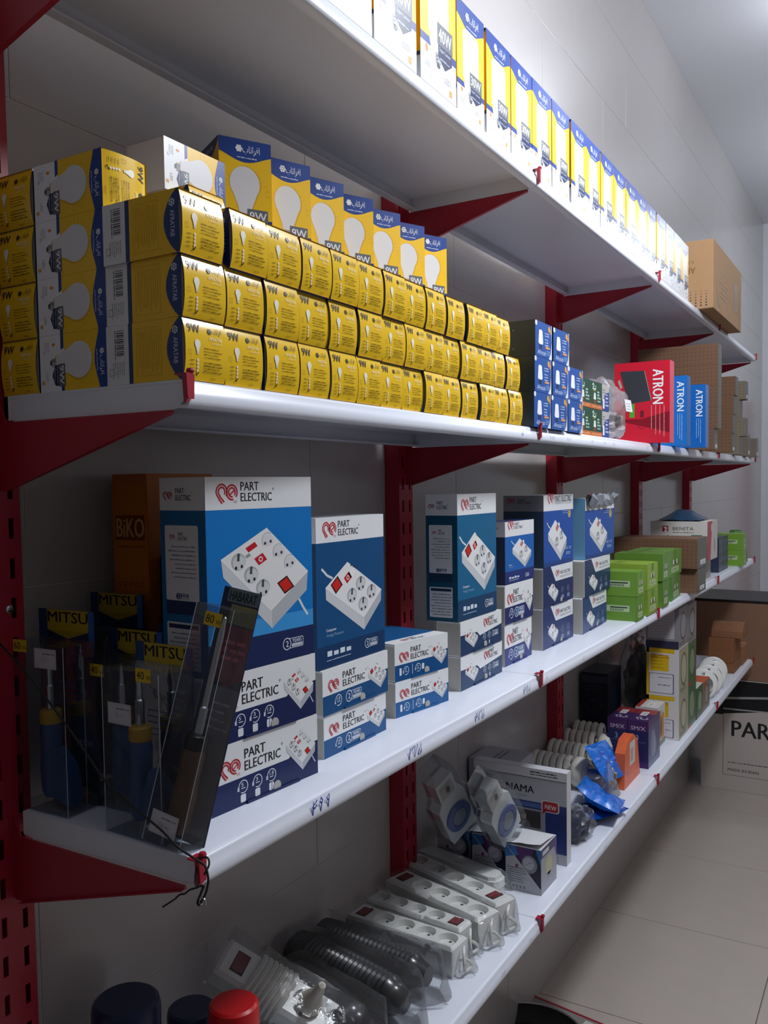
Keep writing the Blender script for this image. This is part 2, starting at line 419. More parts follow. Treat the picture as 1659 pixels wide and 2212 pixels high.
for lv, bay, y, s, c, h, w in ((2, 0, .195, '496', BLUE, 21, 2.6), (2, 0, .445, '375', BLUE, 21, 2.6), (2, 0, .68, '435', BLUE, 20, 2.2), (2, 0, .905, '498', '#4a5f9c', 19, 1.8), (2, 1, 1.03, '20', '#5c6684', 14, 1.1), (2, 1, 1.27, '285', FAINT, 12, .8), (2, 1, 1.60, '18', FAINT, 12, .8),
                               (3, 0, .905, '5', BLUE, 15, 1.6), (3, 1, 1.06, '185', FAINT, 14, 1.0), (3, 1, 1.17, '250', FAINT, 14, .9), (3, 1, 1.34, '16', FAINT, 12, .8), (3, 1, 1.44, '16', FAINT, 12, .8), (3, 1, 1.52, '250', FAINT, 12, .8), (3, 1, 1.86, '17', FAINT, 14, .9),
                               (1, 0, .79, '27', '#6d7488', 13, 1.1), (1, 0, .93, '18', '#8b90a2', 14, 1.0), (1, 1, 1.28, '16', FAINT, 13, .9), (1, 1, 1.44, '14', FAINT, 13, .9), (4, 0, .70, '28', FAINT, 12, .8), (4, 0, .83, '45', '#aab0c4', 12, .7)):
    edge_note(lv, bay, y, s, c, h, w)
# ------------------------------------------------------------------ printed artwork: bulb boxes
YEL = '#f2c21a'; DBLUE = '#1c3f8e'; NAVY = '#1d2748'; WHT = '#eceef2'; GRY = '#8e929a'
def bulb_poly(cx, cy, s, kind='A'):
    """outline of a bulb, s = full width"""
    p = []
    if kind == 'A':
        for k in range(19):
            a = math.radians(-38 + k * 256 / 18); p.append((cx + s * .5 * math.cos(a), cy + s * .52 * math.sin(a)))
        p += [(cx - s * .23, cy - s * .74), (cx - s * .2, cy - s * .92), (cx + s * .2, cy - s * .92), (cx + s * .23, cy - s * .74)]
    else:
        h = s * 1.45
        for sx, a0 in ((1, 0), (-1, 90)):
            for k in range(5):
                a = math.radians(a0 + 22.5 * k); p.append((cx + sx * s * .3 * 1 + s * .2 * math.cos(a) , cy + h * .5 - s * .22 + s * .22 * math.sin(a)))
        p += [(cx - s * .45, cy - h * .35), (cx - s * .28, cy - h * .5), (cx + s * .28, cy - h * .5), (cx + s * .45, cy - h * .35)]
    return p
def flower(a, x, y, r, c, L=2):
    for k in range(6):
        q = math.radians(60 * k); a.ell(x + r * .62 * math.cos(q), y + r * .62 * math.sin(q), r * .36, r * .36, c, L, 7)
    return a.ell(x, y, r * .5, r * .5, c, L, 8)
def art_bulb_side(W, H, watt, kind, sz=41, cyk=66):
    """picture side, standing: blue cap on top, yellow field with bulb, white foot"""
    a = Art(W, H); k = H / 112; T = kind == 'T'
    ft = (27 if T else 36) * k; st = (5.5 if T else 5) * k; c0, c1 = ((15, 11) if T else (13, 7.5))
    a.rect(0, 0, W, ft, WHT, 0); a.rect(0, ft, W, H - ft, YEL, 0)
    for q in range(0, 180, 12):   # faint rays
        t = math.radians(q + 4); a.line([(W / 2 + 20 * k * math.cos(t), 62 * k + 20 * k * math.sin(t)), (W / 2 + W * .47 * math.cos(t), 62 * k + min(34 * k, W * .47) * math.sin(t))], .8 * k, '#e9b010', .4)
    top = [(0, H), (0, H - c0 * k)] + [(W * i / 12, H - c0 * k - c1 * k * math.sin(math.pi * i / 12) ** 1.3) for i in range(1, 12)] + [(W, H - c0 * k), (W, H)]
    a.poly(top[::-1], DBLUE, 1)
    kk = k * (1.25 if T else 1); y0 = H - (11 if T else 8.5) * k
    flower(a, W * .38, y0, 3.6 * kk, WHT); a.text(LOGO_AR, W * .45, y0 - 5 * kk, 8.5 * kk, WHT, 2, w=W * .33, res=1)
    a.fine(W * .34, y0 - 8.3 * kk, W * .72, 1, 2, 1.1 * kk, '#c9d4ec', 2, 3, 0)
    a.poly([(0, ft), (W, ft), (W, ft + st), (0, ft + st)], DBLUE, .6)
    a.poly([(W * .28, ft), (W * .62, ft), (W * .58, ft + st * 1.04), (W * .24, ft + st * 1.04)], WHT, .8)
    s = sz * k; cy = cyk * k
    if not T:
        a.poly(bulb_poly(W * .5, cy, s * 1.04), '#dca818', 1.1); a.poly(bulb_poly(W * .48, cy, s), '#dcdcdf', 1.5)
        by = cy - s * .92
    else:
        s = W * .58; y1 = 88 * k
        a.poly([(W * .5 - s / 2, 38 * k), (W * .5 - s / 2, y1 - 6 * k), (W * .5 - s * .44, y1 - 2 * k), (W * .5 - s * .3, y1), (W * .5 + s * .3, y1), (W * .5 + s * .44, y1 - 2 * k), (W * .5 + s / 2, y1 - 6 * k), (W * .5 + s / 2, 38 * k), (W * .5 + s * .2, 27 * k), (W * .5 - s * .2, 27 * k)][::-1], '#e6e6e9', 1.5)
        by = 27 * k
    for i in range(3): a.rect(W * .41, by - 2.4 * k * (i + 1), W * .16, 1.6 * k, '#9a9ca2', 2); a.rect(W * .43, by - 2.4 * k * (i + 1) - .7 * k, W * .05, .8 * k, '#55585e', 2)
    a.ell(W * .49, by - 9 * k, W * .05, 1.8 * k, '#44474d', 2, 8)
    x0, x1 = (W * .46, W * .90) if T else (W * .52, W * .92); y1, m = (48 * k, 1.35) if T else ((50 * k, 1.15) if sz < 35 else (43 * k, 1.0))
    a.poly([(x0, y1), (x0, y1 - 11 * k * m), (x1, y1 - 11 * k * m), (x1, y1)], '#666a73', 2.4); a.poly([(x0 + 1.2 * k, y1 - 11 * k * m), (x0 + 1.2 * k, y1 - 17 * k * m), ((x0 + x1) / 2, y1 - 22 * k * m), (x1 - 1.2 * k, y1 - 17 * k * m), (x1 - 1.2 * k, y1 - 11 * k * m)], '#1b2650', 2.5)
    a.text(watt, x0 + 2 * k, y1 - 9 * k * m, 7 * k * m, '#e9ebef', 3, w=(x1 - x0) * .82, bold=.025); a.text('Super Lumen', x0 + 3 * k, y1 - 14.5 * k * m, 2.6 * k * m, '#cfd6ea', 3, w=(x1 - x0) * .72); a.fine(x0 + 4 * k, y1 - 18 * k * m, x1 - 4 * k, 1, 2.6 * k, 1.2 * k, '#aab6d8', 3, 5, .1)
    a.ell(W * .17, 24 * k, 1.8 * k, 3 * k, '#e8892b', 2, 8); a.text('LED', W * .66, 10 * k, 4 * k, '#a9adb6', 2)
    a.rect(W * .8, 3 * k, 4 * k, 4.5 * k, '#e0a040', 2); a.fine(W * .12, 15 * k, W * .3, 3, 3, 1, '#9da3b2', 2, 8); a.ell(W * .3, 8 * k, 2.6 * k, 2.6 * k, '#d5d8de', 1.8, 8)
    return a
def art_bulb_info(W, H):
    """barcode side with the maker's name in the blue cap (standing)"""
    a = Art(W, H); a.rect(0, 0, W, 34, '#dcdde0', 0); a.rect(0, 34, W, H - 34, '#eebc18', 0)
    top = [(0, H), (0, H - 4)] + [(W * i / 12, H - 4 - 18 * math.sin(math.pi * i / 12) ** .8) for i in range(1, 12)] + [(W, H - 4), (W, H)]
    a.poly(top[::-1], '#1f3a78', 1); flower(a, W * .2, H - 10, 4.5, '#c6d0e6'); a.text('AFRATAR'.replace('TAR', 'TAB'), W * .32, H - 12.5, 6, '#b9c5de', 2, w=W * .42, bold=.02)
    a.rect(0, 34, W, 6, '#22386e', .8)
    for i in range(13): a.rect(6 + i * 2.2, 16, .7 + .9 * ((i * 7) % 3) / 2, 11, '#55575c', 1.5)
    a.fine(6, 13, 36, 1, 2, 2, '#77797e', 1.5, 4, 0); a.fine(40, 26, 58, 6, 3.2, 1.0, '#8b8d92', 1.5, 6); a.rect(46, 4, 8, 7, '#a9abb0', 1.4); a.rect(47.2, 5.2, 5.6, 4.6, '#dcdde0', 1.6)
    a.line([(7, 46), (57, 46), (57, 82), (7, 82)], .5, '#d1a315', 1, True); a.fine(10, 78, 54, 10, 3.2, 1.1, '#d3a516', 1.4, 2, .15)
    return a
def art_lid(W, H):
    a = Art(W, H); D = '#3b3724'
    a.text('9W', 5, H - 15, 9.5, '#2c2c2a', 2, w=18, bold=.02)
    flower(a, 38, H - 11, 3.4, D); a.text(LOGO_AR, 43, H - 14.5, 8, D, 2, w=14, res=1)
    a.text('AFRATAB', 36, H - 20.5, 3.8, '#f8eec0', 2, w=20, bold=.02); a.text('LIGHTS', 41, H - 24.5, 2.2, '#f4e6a8', 2, w=15)
    a.poly(bulb_poly(18, H - 26, 8.6), '#f3efe0', 2); a.rect(16.4, H - 37, 3.2, 3.5, '#d9d4c2', 2)
    for i in range(4): a.ell(18.3 + i * .25, 21 - i * 3.6, 1.5, 1.6, '#f6f1df', 2, 8)
    a.line([(16.6, 6.6), (18.2, 5.2), (20.8, 9)], 1.3, '#3a3420', 2)
    for i in range(4): a.rect(7, 20 - i * 4.2, 6, .7, '#7c6a1c', 1.8)
    a.line([(5, 26), (9, 26), (9, 31), (5, 31)], .5, '#b4921c', 1.8, True)
    a.fine(28, 34, 58, 4, 3.1, .9, '#7a6614', 2, 5, .35); a.fine(28, 19, 57, 4, 3.1, 1.1, '#5f4f14', 2, 9, .2); a.text('2023', 40, 2.5, 2, '#8a7420', 2, w=8)
    return a
BW, BH = 64.0, 112.0
A_SIDE = art_bulb_side(BW, BH, '9W', 'A'); A_INFO = art_bulb_info(BW, BH); A_LID = art_lid(BW, BW)
YELB = surf('yellow_carton', '#f1c41c', 0.2, noise=0.02, nscale=20, spec=0.6)
def bulb_box(name, W, H, side, info, lid=True, dome=4.6):
    w, h = W / 2000, H / 1000; mb = MB(); c = .0009
    mb.cbox((-w, -w, 0), (w, w, h - .0012), CARD_WHITE, c)
    # domed lid: a bowed sheet that springs out a little
    n = 12; vs = []; fs = []
    for i in range(n + 1):
        for j in range(n + 1):
            u, v = -w + 2 * w * i / n, -w + 2 * w * j / n
            vs.append((u * .985, v * .985, h - .0012 + dome / 1000 * (1 - abs(v / w) ** 2.6)))
    for i in range(n):
        for j in range(n): fs.append((i * (n + 1) + j, (i + 1) * (n + 1) + j, (i + 1) * (n + 1) + j + 1, i * (n + 1) + j + 1))
    o = mb.build(name)
    l = MB(); l.add(vs, fs, YELB if lid else CARD_WHITE); l.build('lid', o, smooth=True)
    fr = frames(2 * w, 2 * w, h)
    for key, art, nm in (('left', side, 'picture_print'), ('right', side, 'picture_print'), ('front', info, 'side_print'), ('back', info, 'side_print')):
        p = MB(); print_mesh(p, art, fr[key]); p.build(nm, o)
    if lid:
        p = MB(); print_mesh(p, A_LID, ((-w, -w, h - .0012), (1, 0, 0), (0, 1, 0), (0, 0, 1)), .0004, lambda u, v: dome / 1000 * (1 - abs((v / 1000 - w) / w) ** 2.6)); p.build('lid_print', o)
    return o
bulb0 = bulb_box('bulb_box', BW, BH, A_SIDE, A_INFO)
# orientation of a lying box: box axis (its lid) -> world +x; lid picture upright; barcode side towards the camera
def basis(ex, ey, ez, loc):
    return Matrix(((ex[0], ey[0], ez[0], loc[0]), (ex[1], ey[1], ez[1], loc[1]), (ex[2], ey[2], ez[2], loc[2]), (0, 0, 0, 1)))
LIE = ((0, 1, 0), (0, 0, 1), (1, 0, 0))          # local x -> world y, local y -> world z, lid -> +x
ROLL = ((0, 0, -1), (0, 1, 0), (1, 0, 0))        # rolled a quarter turn
used = [False]
def lay(orient, loc, label, group):
    o = bulb0 if not used[0] else dup(bulb0); used[0] = True
    return put(o, label, 'box', basis(*orient, loc), group)
rows = [('bottom', 0, [.035, .101, .170, .237, .303, .367, .432, .496, .560, .625, .696, .765, .829, .895]),
        ('middle', 1, [.036, .103, .171, .238, .302, .371, .437, .501, .564, .627, .690, .753, .816, .894]),
        ('top', 2, [.033, .109, .175, .240, .304, .369, .436, .500, .564, .639, .711, .775, .839])]
rnd = random.Random(3)
for nm, r, ys in rows:
    for i, y in enumerate(ys):
        dx = rnd.uniform(-.004, .0015) if i else 0.0
        z = Z[3] + .0325 + r * .0642
        lay(LIE, (-.1162 + dx + (.002 if r == 2 else 0), y, z), f'yellow-fronted 9W bulb box, {nm} row of the front wall, {ORD[i]} from the camera', 'bulb boxes lying in a wall, third shelf')
for k in range(4):   # the four-high pile behind, pictures towards the camera
    lay(ROLL, (-.2275, .0355, Z[3] + .0325 + k * .0642), f'9W bulb box, bulb picture out, {["lowest", "second", "third", "topmost"][k]} of four at the shelf end', 'pile of four bulb boxes')
for k in range(4):   # against the wall, yellow lids towards the camera
    M3 = ((1, 0, 0), (0, 0, 1), (0, -1, 0))
    lay(M3, (-.2635, .116, Z[3] + .0325 + k * .0642), f'9W bulb box, yellow lid out, by the upright, {["lowest", "second", "third", "topmost"][k]} of its pile', 'pile of bulb boxes by the upright')
for r in range(3):   # second rank carrying the standing boxes
    for i in range(11):
        lay(LIE, (-.2305, .27 + i * .0655, Z[3] + .0325 + r * .0642), f'9W bulb box in the hidden second rank, {["bottom", "middle", "top"][r]} row, {ORD[i]} from the camera', 'second rank of bulb boxes')
for r in range(4):
    lay(((0, 0, 1), (-1, 0, 0), (0, -1, 0)) if 0 else LIE, (-.2305, .172, Z[3] + .0325 + r * .0642), f'9W bulb box hidden under the white-ended box, {["lowest", "second", "third", "topmost"][r]}', 'pile under the white-ended bulb box')
lay(((0, 0, 1), (1, 0, 0), (0, 1, 0)), (-.185, .135, Z[3] + .0325 + 4 * .0642), 'bulb box lying with its plain white end towards the camera, above the wall of boxes', None)
# seven larger boxes standing on the second rank
big = bulb_box('bulb_box', 75, 165, art_bulb_side(75, 165, '9W', 'A', 29.5, 72.5), art_bulb_info(75, 165), lid=False, dome=.5)
for i in range(7):
    o = big if i == 0 else dup(big)
    y = .292 + i * .0895; M = TR(-.172, y, Z[3] + 3 * .0642 + .0006, 90 - (29 if i == 0 else 24 + rnd.uniform(-2, 2)))
    put(o, f'tall blue and yellow 9W bulb box standing above the yellow wall, {ORD[i]} from the camera', 'box', M, 'standing 9W bulb boxes')
# top shelf: three 40W, then sixteen 30W boxes
b40 = bulb_box('bulb_box', 122, 250, art_bulb_side(122, 250, '40W', 'T'), art_bulb_info(122, 250), lid=False, dome=.3)
for i, y in enumerate((.322, .450, .585)):
    o = b40 if i == 0 else dup(b40)
    put(o, f'tall 40W bulb box on the top shelf, {ORD[i]} from the camera', 'box', TR(-.0625, y, Z[4], 90), '40W bulb boxes on the top shelf')
b30 = bulb_box('bulb_box', 108, 181, art_bulb_side(108, 181, '30W', 'T'), art_bulb_info(108, 181), lid=False, dome=.3)
for i in range(16):
    o = b30 if i == 0 else dup(b30)
    y = .706 + i * .1128 + (.006 if i in (1, 2, 5, 11) else 0)
    put(o, f'30W bulb box on the top shelf, {ORD[i]} from the 40W boxes', 'box', TR(-.056 + rnd.uniform(-.002, .001), y, Z[4], 90), '30W bulb boxes on the top shelf')
# ------------------------------------------------------------------ second shelf: protector boxes
RD = '#c3202e'
def pe_logo(a, x, y, s, c=RD, L=2):
    for R in (.44, .27):
        w = .105 * s
        a.line([(x + s * (.48 + R * math.cos(math.radians(t))), y + s * (.60 + R * math.sin(math.radians(t)))) for t in range(-35, 216, 18)] + [(x + s * (.48 - R * .35), y + s * (.60 - R * 1.05 - .05)), (x + s * (.50 + (.44 - R) * 1.0), y - s * (.10 - (.44 - R) * .5))], w, c, L)
        a.line([(x + s * (1.32 + R * math.cos(math.radians(t))), y + s * (.56 + R * math.sin(math.radians(t)))) for t in range(-40, 292, 18)], w, c, L)
    a.line([(x + s * 1.08, y + s * .38), (x + s * 1.60, y + s * .72)], .1 * s, c, L + .1)
    a.text('CO.', x + s * 1.45, y - s * .08, s * .15, c, L, w=s * .32)
    return a
def part_name(a, x, y, h, c='#23242a', two=True, k=1.0):
    if two:
        a.text('PART', x, y + h * .56, h * .44, c, 2, w=h * 1.38 * k, bold=.022); a.text('ELECTRIC', x, y, h * .44, c, 2, w=h * 2.42 * k, bold=.022)
        a.arc(x + h * 2.55 * k, y + h * .62, h * .05, 0, 360, h * .02, c, 2, 8)
    else: a.text('PART ELECTRIC', x, y, h, c, 2, w=h * 8.6 * k, bold=.022)
    return a
def device(kind):
    a = Art(100, 100)
    if kind == 'six': T, L, F, R, L2, R2, B = (50.6, 88.7), (0, 65), (53.8, 16), (100, 46.4), (1.9, 50), (98, 28.8), (54.5, 0)
    else: T, L, F, R, L2, R2, B = (37.5, 81.7), (0, 57), (66, 14.8), (100, 43), (.5, 43.7), (99, 29.6), (66, 0)
    if kind == 'six': a.line([(88, 22), (93, 14), (99, 6)], 2.4, '#dfe2e6', 0)
    else: a.line([(-6, 78), (3, 70), (12, 66)], 2.6, '#dde1e6', 0)
    a.poly([L, L2, B, F], '#cfd2d6', .4); a.poly([F, B, R2, R], '#b9bdc3', .4); a.poly([T, L, F, R], '#eceded', .6)
    a.line([L, F], .9, '#f6f6f6', .8); a.line([F, R], .9, '#f6f6f6', .8); a.line([F, B], .9, '#dfe1e4', .8)
    def sock(x, y, r, two=False):
        if two:
            a.ell(x, y, r, r * .78, '#dfe0e1', 1.0, 16); a.arc(x, y, r, 60, 220, 1.0, '#c3c5c8', 1.2)
            a.ell(x - r * .5, y - r * .35, r * .2, r * .22, '#2b3158', 1.3, 8); a.ell(x + r * .45, y - r * .15, r * .2, r * .22, '#2b3158', 1.3, 8)
        else:
            a.ell(x, y, r, r * .92, '#b3b6ba', 1.0, 16); a.ell(x + r * .1, y - r * .1, r * .86, r * .76, '#d5d7d9', 1.15, 14)
            a.poly([(x - r * .12, y + r * .9), (x - r * .22, y + r * .1), (x + r * .12, y + r * .05), (x + r * .2, y + r * .9)], '#4b4e53', 1.3)
            a.ell(x - r * .35, y - r * .62, r * .17, r * .2, '#22252b', 1.3, 8); a.ell(x + r * .42, y - r * .5, r * .17, r * .2, '#22252b', 1.3, 8)
    def skew(x, y, w, h, c, L):
        d1 = (.80, .60) if kind != 'six' else (.8, .37); d2 = (.60, -.78) if kind != 'six' else (.64, -.77)
        P = [(x - d1[0] * w / 2 - d2[0] * h / 2, y - d1[1] * w / 2 - d2[1] * h / 2), (x + d1[0] * w / 2 - d2[0] * h / 2, y + d1[1] * w / 2 - d2[1] * h / 2), (x + d1[0] * w / 2 + d2[0] * h / 2, y + d1[1] * w / 2 + d2[1] * h / 2), (x - d1[0] * w / 2 + d2[0] * h / 2, y - d1[1] * w / 2 + d2[1] * h / 2)]
        a.poly(P, c, L)
    if kind == 'six':
        for x, y in ((18.4, 61.5), (32, 49.4), (45, 37)): sock(x, y, 8)
        for x, y in ((51.8, 77.6), (64.4, 67), (77.6, 56.4)): sock(x, y, 6.8, True)
        skew(33, 73, 13, 5, RD, 1.2); skew(37, 68, 12, 7, '#f1f1f1', 1.3); skew(43, 62, 12, 8, RD, 1.2); a.arc(43, 62, 2, 0, 360, 1, '#f4f4f4', 1.6, 8); skew(29, 66, 6, 3, '#9b9da0', 1.2)
        skew(72, 36.5, 15, 14, '#3a1518', 1.1); skew(72, 36.5, 12, 11, '#d2281f', 1.3)
    elif kind == 'four':
        for x, y in ((61, 54.6), (81, 43), (45, 43), (65, 30.3)): sock(x, y, 9)
        skew(18.5, 58, 15, 14, '#3a1518', 1.1); skew(18.5, 58, 11, 11, '#d2281f', 1.3); skew(38, 64, 11, 9, RD, 1.2); skew(45, 69, 11, 8, '#f4f4f4', 1.2); a.arc(38, 64, 2.2, 0, 360, 1, '#f4f4f4', 1.6, 8)
        for i in range(3): a.ell(44 + i * 4, 77.5 - i * 1.8, 1.3, 1.5, '#333333', 1.2, 7)
    else:
        for x, y in ((72, 50), (46, 38)): sock(x, y, 10.5)
        skew(48, 66, 13, 10, RD, 1.2); skew(56, 71, 10, 8, '#f4f4f4', 1.2); a.arc(48, 66, 2.5, 0, 360, 1, '#f4f4f4', 1.6, 8)
    return a
DEV = {k: device(k) for k in ('six', 'four', 'two')}
def years(a, x, y, h, c='#e9edf4', bg='#1b2f5e', L=2):
    a.rrect(x + h * .5, y + h * .05, h * 2.2, h * .9, h * .15, c, L); a.rrect(x + h * .55, y + h * .1, h * 2.1, h * .8, h * .12, bg, L + .2)
    a.ell(x + h * .5, y + h * .5, h * .55, h * .55, c, L + .3, 18); a.ell(x + h * .5, y + h * .5, h * .47, h * .47, bg, L + .5, 18); a.text('2', x + h * .36, y + h * .24, h * .52, c, L + .7, bold=.02)
    a.text('YEARS', x + h * 1.2, y + h * .52, h * .32, c, L + .5, w=h * 1.25, bold=.02); a.rect(x + h * 1.15, y + h * .16, h * 1.4, h * .27, c, L + .5); a.text('GUARANTEE', x + h * 1.22, y + h * .21, h * .17, bg, L + .7, w=h * 1.25)
    return a
def plug(a, x, y, r, t, c='#dfe5f0', L=2):
    a.arc(x, y, r, -120, 200, r * .16, c, L, 16); a.text(t, x - r * .45, y + r * .02, r * .62, c, L, w=r * (.5 if len(t) == 1 else .9), bold=.02); a.rect(x - r * .45, y - r * .32, r * .9, r * .14, c, L)
    a.line([(x - r * 1.1, y - r * .55), (x - r * 1.05, y + r * .1)], r * .4, c, L); return a
def art_small(W, H, bg, kind, style):
    a = Art(W, H); a.rect(0, 0, W, H, '#eceef0', 0)
    if style == 'left':    # name on the left, picture on the right
        a.poly([(0, 0), (W, 0), (W, H * .56), (W * .74, H * .50), (W * .70, H * .43), (0, H * .43)], bg, .5)
        s = H * .30; pe_logo(a, W * .075, H * .50, s * .78); part_name(a, W * .285, H * .515, H * .33, k=.98 * W / H / 2.35)
        dv = W * .30; a.sub(DEV[kind], W * .675, H * .16, dv / 100, 0, 1.5, H * .78 / 100)
    elif style == 'right':
        a.poly([(0, 0), (W, 0), (W, H * .56), (W * .45, H * .42), (W * .38, H * .56), (0, H * .6)], bg, .5)
        a.sub(DEV[kind], W * .10, H * .14, W * .30 / 100, 0, 1.5, H * .7 / 100); pe_logo(a, W * .54, H * .64, H * .22); part_name(a, W * .67, H * .63, H * .27, k=1.0)
    else:                  # slanted white field top right
        a.rect(0, 0, W, H, bg, .5); a.poly([(W * .24, H), (W * .40, H * .60), (W * .985, H * .60), (W * .985, H)], '#e9ebee', .7)
        pe_logo(a, W * .40, H * .72, H * .15); part_name(a, W * .545, H * .75, H * .085, two=False, k=.98 * W / H / 2.0); a.text('REFRIGERATOR PROTECTOR', W * .55, H * .66, H * .05, '#9aa0aa', 2, w=W * .40)
        a.sub(DEV['two'], W * .16, H * .08, W * .32 / 100, 0, 1.5, H * .60 / 100)
        for i in range(2): plug(a, W * (.62 + .2 * i), H * .33, H * .075, '3', '#8f9dc0'); a.rrect(W * (.58 + .2 * i), H * .10, W * .09, H * .1, 1.5, '#7685ad', 2)
    return a
def icons(a, W, H, lab):
    if lab == 'three':
        for x, t in ((.27, '5'), (.40, '3'), (.53, '1.8')):
            plug(a, W * x, H * .285, H * .095, t); a.rrect(W * x - H * .06, H * .05, H * .11, H * .12, 1.6, '#e6eaf2', 2)
        a.rect(W * .53 - .5, H * .05, 1, H * .12, '#1b2f5e', 2.3)
    elif lab == 'years': plug(a, W * .22, H * .25, H * .12, '1.8'); years(a, W * .33, H * .13, H * .24, bg='#124e86')
    elif lab == 'two':
        for x in (.20, .42): plug(a, W * x, H * .24, H * .11, '3')
        a.rrect(W * .08, H * .14, H * .09, H * .2, 1.5, '#e6eaf2', 2); a.rect(W * .31, H * .1, 1, H * .28, '#e6eaf2', 2); a.rrect(W * .49, H * .16, H * .1, H * .16, 1.5, '#e6eaf2', 2)
    elif lab == 'right':
        for x in (.56, .68): plug(a, W * x, H * .34, H * .09, '3'); a.rrect(W * x - H * .03, H * .07, H * .06, H * .12, 1.2, '#e6eaf2', 2)
        years(a, W * .75, H * .26, H * .17, bg='#173a63')
    return a
def art_tall(W, H, mid, foot, kind, head='#e9ebee', hh=.165, title=None, dx=.12, dy=.19, dw=.83, dh=.61, one=False, ft=.165, band=None):
    a = Art(W, H); a.rect(0, 0, W, H, mid, 0); a.rect(0, H * (1 - hh), W, H * hh, head, .5); a.rect(0, 0, W, H * ft, foot, .5)
    if band: a.rect(0, H * ft, W, H * .09, band, .3)
    if one: pe_logo(a, W * .13, H * .885, W * .105); part_name(a, W * .36, H * .905, W * .068, two=False, k=.98); a.text('REFRIGERATOR PROTECTOR', W * .37, H * .868, W * .042, '#a2a7b0', 2, w=W * .56)
    else: pe_logo(a, W * .09, H * .875, W * .105); part_name(a, W * .305, H * .875, H * .10, k=.95 * W / H * 1.26)
    a.sub(DEV[kind], W * dx, H * dy, W * dw / 100, 0, 1.2, H * dh / 100)
    if title:
        a.text(title, W * .12, H * (ft + .085), H * .026, '#e8edf5', 2, bold=.02); a.text('Voltage Protector', W * .12, H * (ft + .05), H * .026, '#8fb6d8', 2)
        for i in range(4): a.rect(W * (.13 + .09 * i), H * .075, W * .065, H * .028 if i % 2 else H * .036, '#dbe6f2', 2); 
        a.fine(W * .12, H * .045, W * .46, 1, 2, 1.6, '#b9cbe0', 2, 3, 0)
    if not one: years(a, W * .68, H * .055, H * .062, bg=foot)
    else:
        a.ell(W * .86, H * .72, W * .05, W * .05, '#c9b06a', 2, 12); a.text('IEC CE', W * .72, H * .2, H * .04, '#c9d6ee', 2, w=W * .2); a.fine(W * .74, H * .15, W * .92, 2, 4, 2, '#c9d6ee', 2, 5); a.fine(W * .62, H * .76, W * .94, 2, 5, 2, '#9fb8e0', 2, 4)
    return a
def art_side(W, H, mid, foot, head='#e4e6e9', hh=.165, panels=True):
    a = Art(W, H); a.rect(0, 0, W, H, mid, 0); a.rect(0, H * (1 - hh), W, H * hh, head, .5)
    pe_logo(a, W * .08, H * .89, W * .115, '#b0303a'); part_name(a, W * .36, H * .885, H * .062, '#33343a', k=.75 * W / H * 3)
    if panels:
        a.rrect(W * .1, H * .38, W * .74, H * .38, 2, '#dfe0e4', 1); a.rrect(W * .1, H * .31, W * .74, H * .09, 2, foot, .9)
        pe_logo(a, W * .2, H * .69, W * .07, '#b0303a'); part_name(a, W * .4, H * .685, H * .04, '#44454c', k=.7 * W / H * 3)
        a.fine(W * .16, H * .65, W * .78, 8, H * .022, H * .007, '#7a7f8c', 2, 11, .3, True); years(a, W * .32, H * .385, H * .035, bg='#33446e')
        a.rrect(W * .1, H * .03, W * .74, H * .24, 2, '#dfe0e4', 1); a.rect(W * .14, H * .238, W * .66, H * .022, foot, 1.4); a.fine(W * .14, H * .21, W * .8, 8, H * .023, H * .008, '#777c88', 2, 12, .2, True)
    return a
GROUP2 = 'protector boxes on the second shelf'
def box2(name, size, arts, xf, y0, y1, z, label, group=GROUP2, rz=0, body=None, extra=None):
    o = carton(name, size, arts, body, extra=extra)
    return put(o, label, 'box', TR(xf - size[0] / 2, (y0 + y1) / 2, z, rz), group)
def tongue(y, w=.016):   # torn-out thumb notch and tongue along a lower front edge
    def f(mb):
        mb.add([(0, 0, 0), (0, 0, 0)], [], CARD_WHITE) if 0 else None
    return f
SIDEP = Art(60, 80).rect(0, 0, 60, 80, '#c4c3c2', .2)
def small(xf, y0, y1, z0, z1, depth, bg, kind, style, lab, label, rz=0):
    W, H = (y1 - y0) * 1000, (z1 - z0) * 1000; f = icons(art_small(W, H, bg, kind, style), W, H, lab)
    o = box2('carton_box', (depth, y1 - y0, z1 - z0 - .0008), {'front': f}, xf, y0, y1, z0, label, rz=rz)
    t = MB(); d2 = depth / 2; wy = y1 - y0   # little cut tongues at the lower front edge and a grey side flap
    t.box((d2 + .0006, -wy * .2, .0002), (d2 + .0024, wy * .3, .0035), ink(bg)); t.build('cut_tongue', o); t = MB()
    t.lathe([(0, 0), (.007, 0), (.007, .0007), (0, .0007)], 12, CARD_GREY, TR(d2 + .0006, wy * .08, .0066, 0, 0, 90)); t.build('thumb_notch', o)
    s = MB(); s.box((-d2 + .002, -wy / 2 - .0007, .002), (d2 - .001, -wy / 2 - .0001, z1 - z0 - .004), CARD_GREY); s.build('side_flap', o)
    return o
z = Z[2]
small(-.0555, .096, .293, z, z + .082, .09, '#1d2b5c', 'six', 'left', 'three', 'lower white and navy protector box under the largest blue carton', -4.4)
small(-.0555, .094, .291, z + .0825, z + .166, .09, '#1b2858', 'six', 'left', 'three', 'upper white and navy protector box, carrying the largest blue carton', -4.4)
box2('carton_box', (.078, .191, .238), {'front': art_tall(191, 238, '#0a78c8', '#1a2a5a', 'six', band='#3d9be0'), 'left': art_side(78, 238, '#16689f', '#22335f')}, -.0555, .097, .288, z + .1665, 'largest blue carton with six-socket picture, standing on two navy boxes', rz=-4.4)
small(-.072, .339, .513, z, z + .062, .085, '#14548c', 'four', 'left', 'years', 'lower blue box with two years sign, under the four-socket carton')
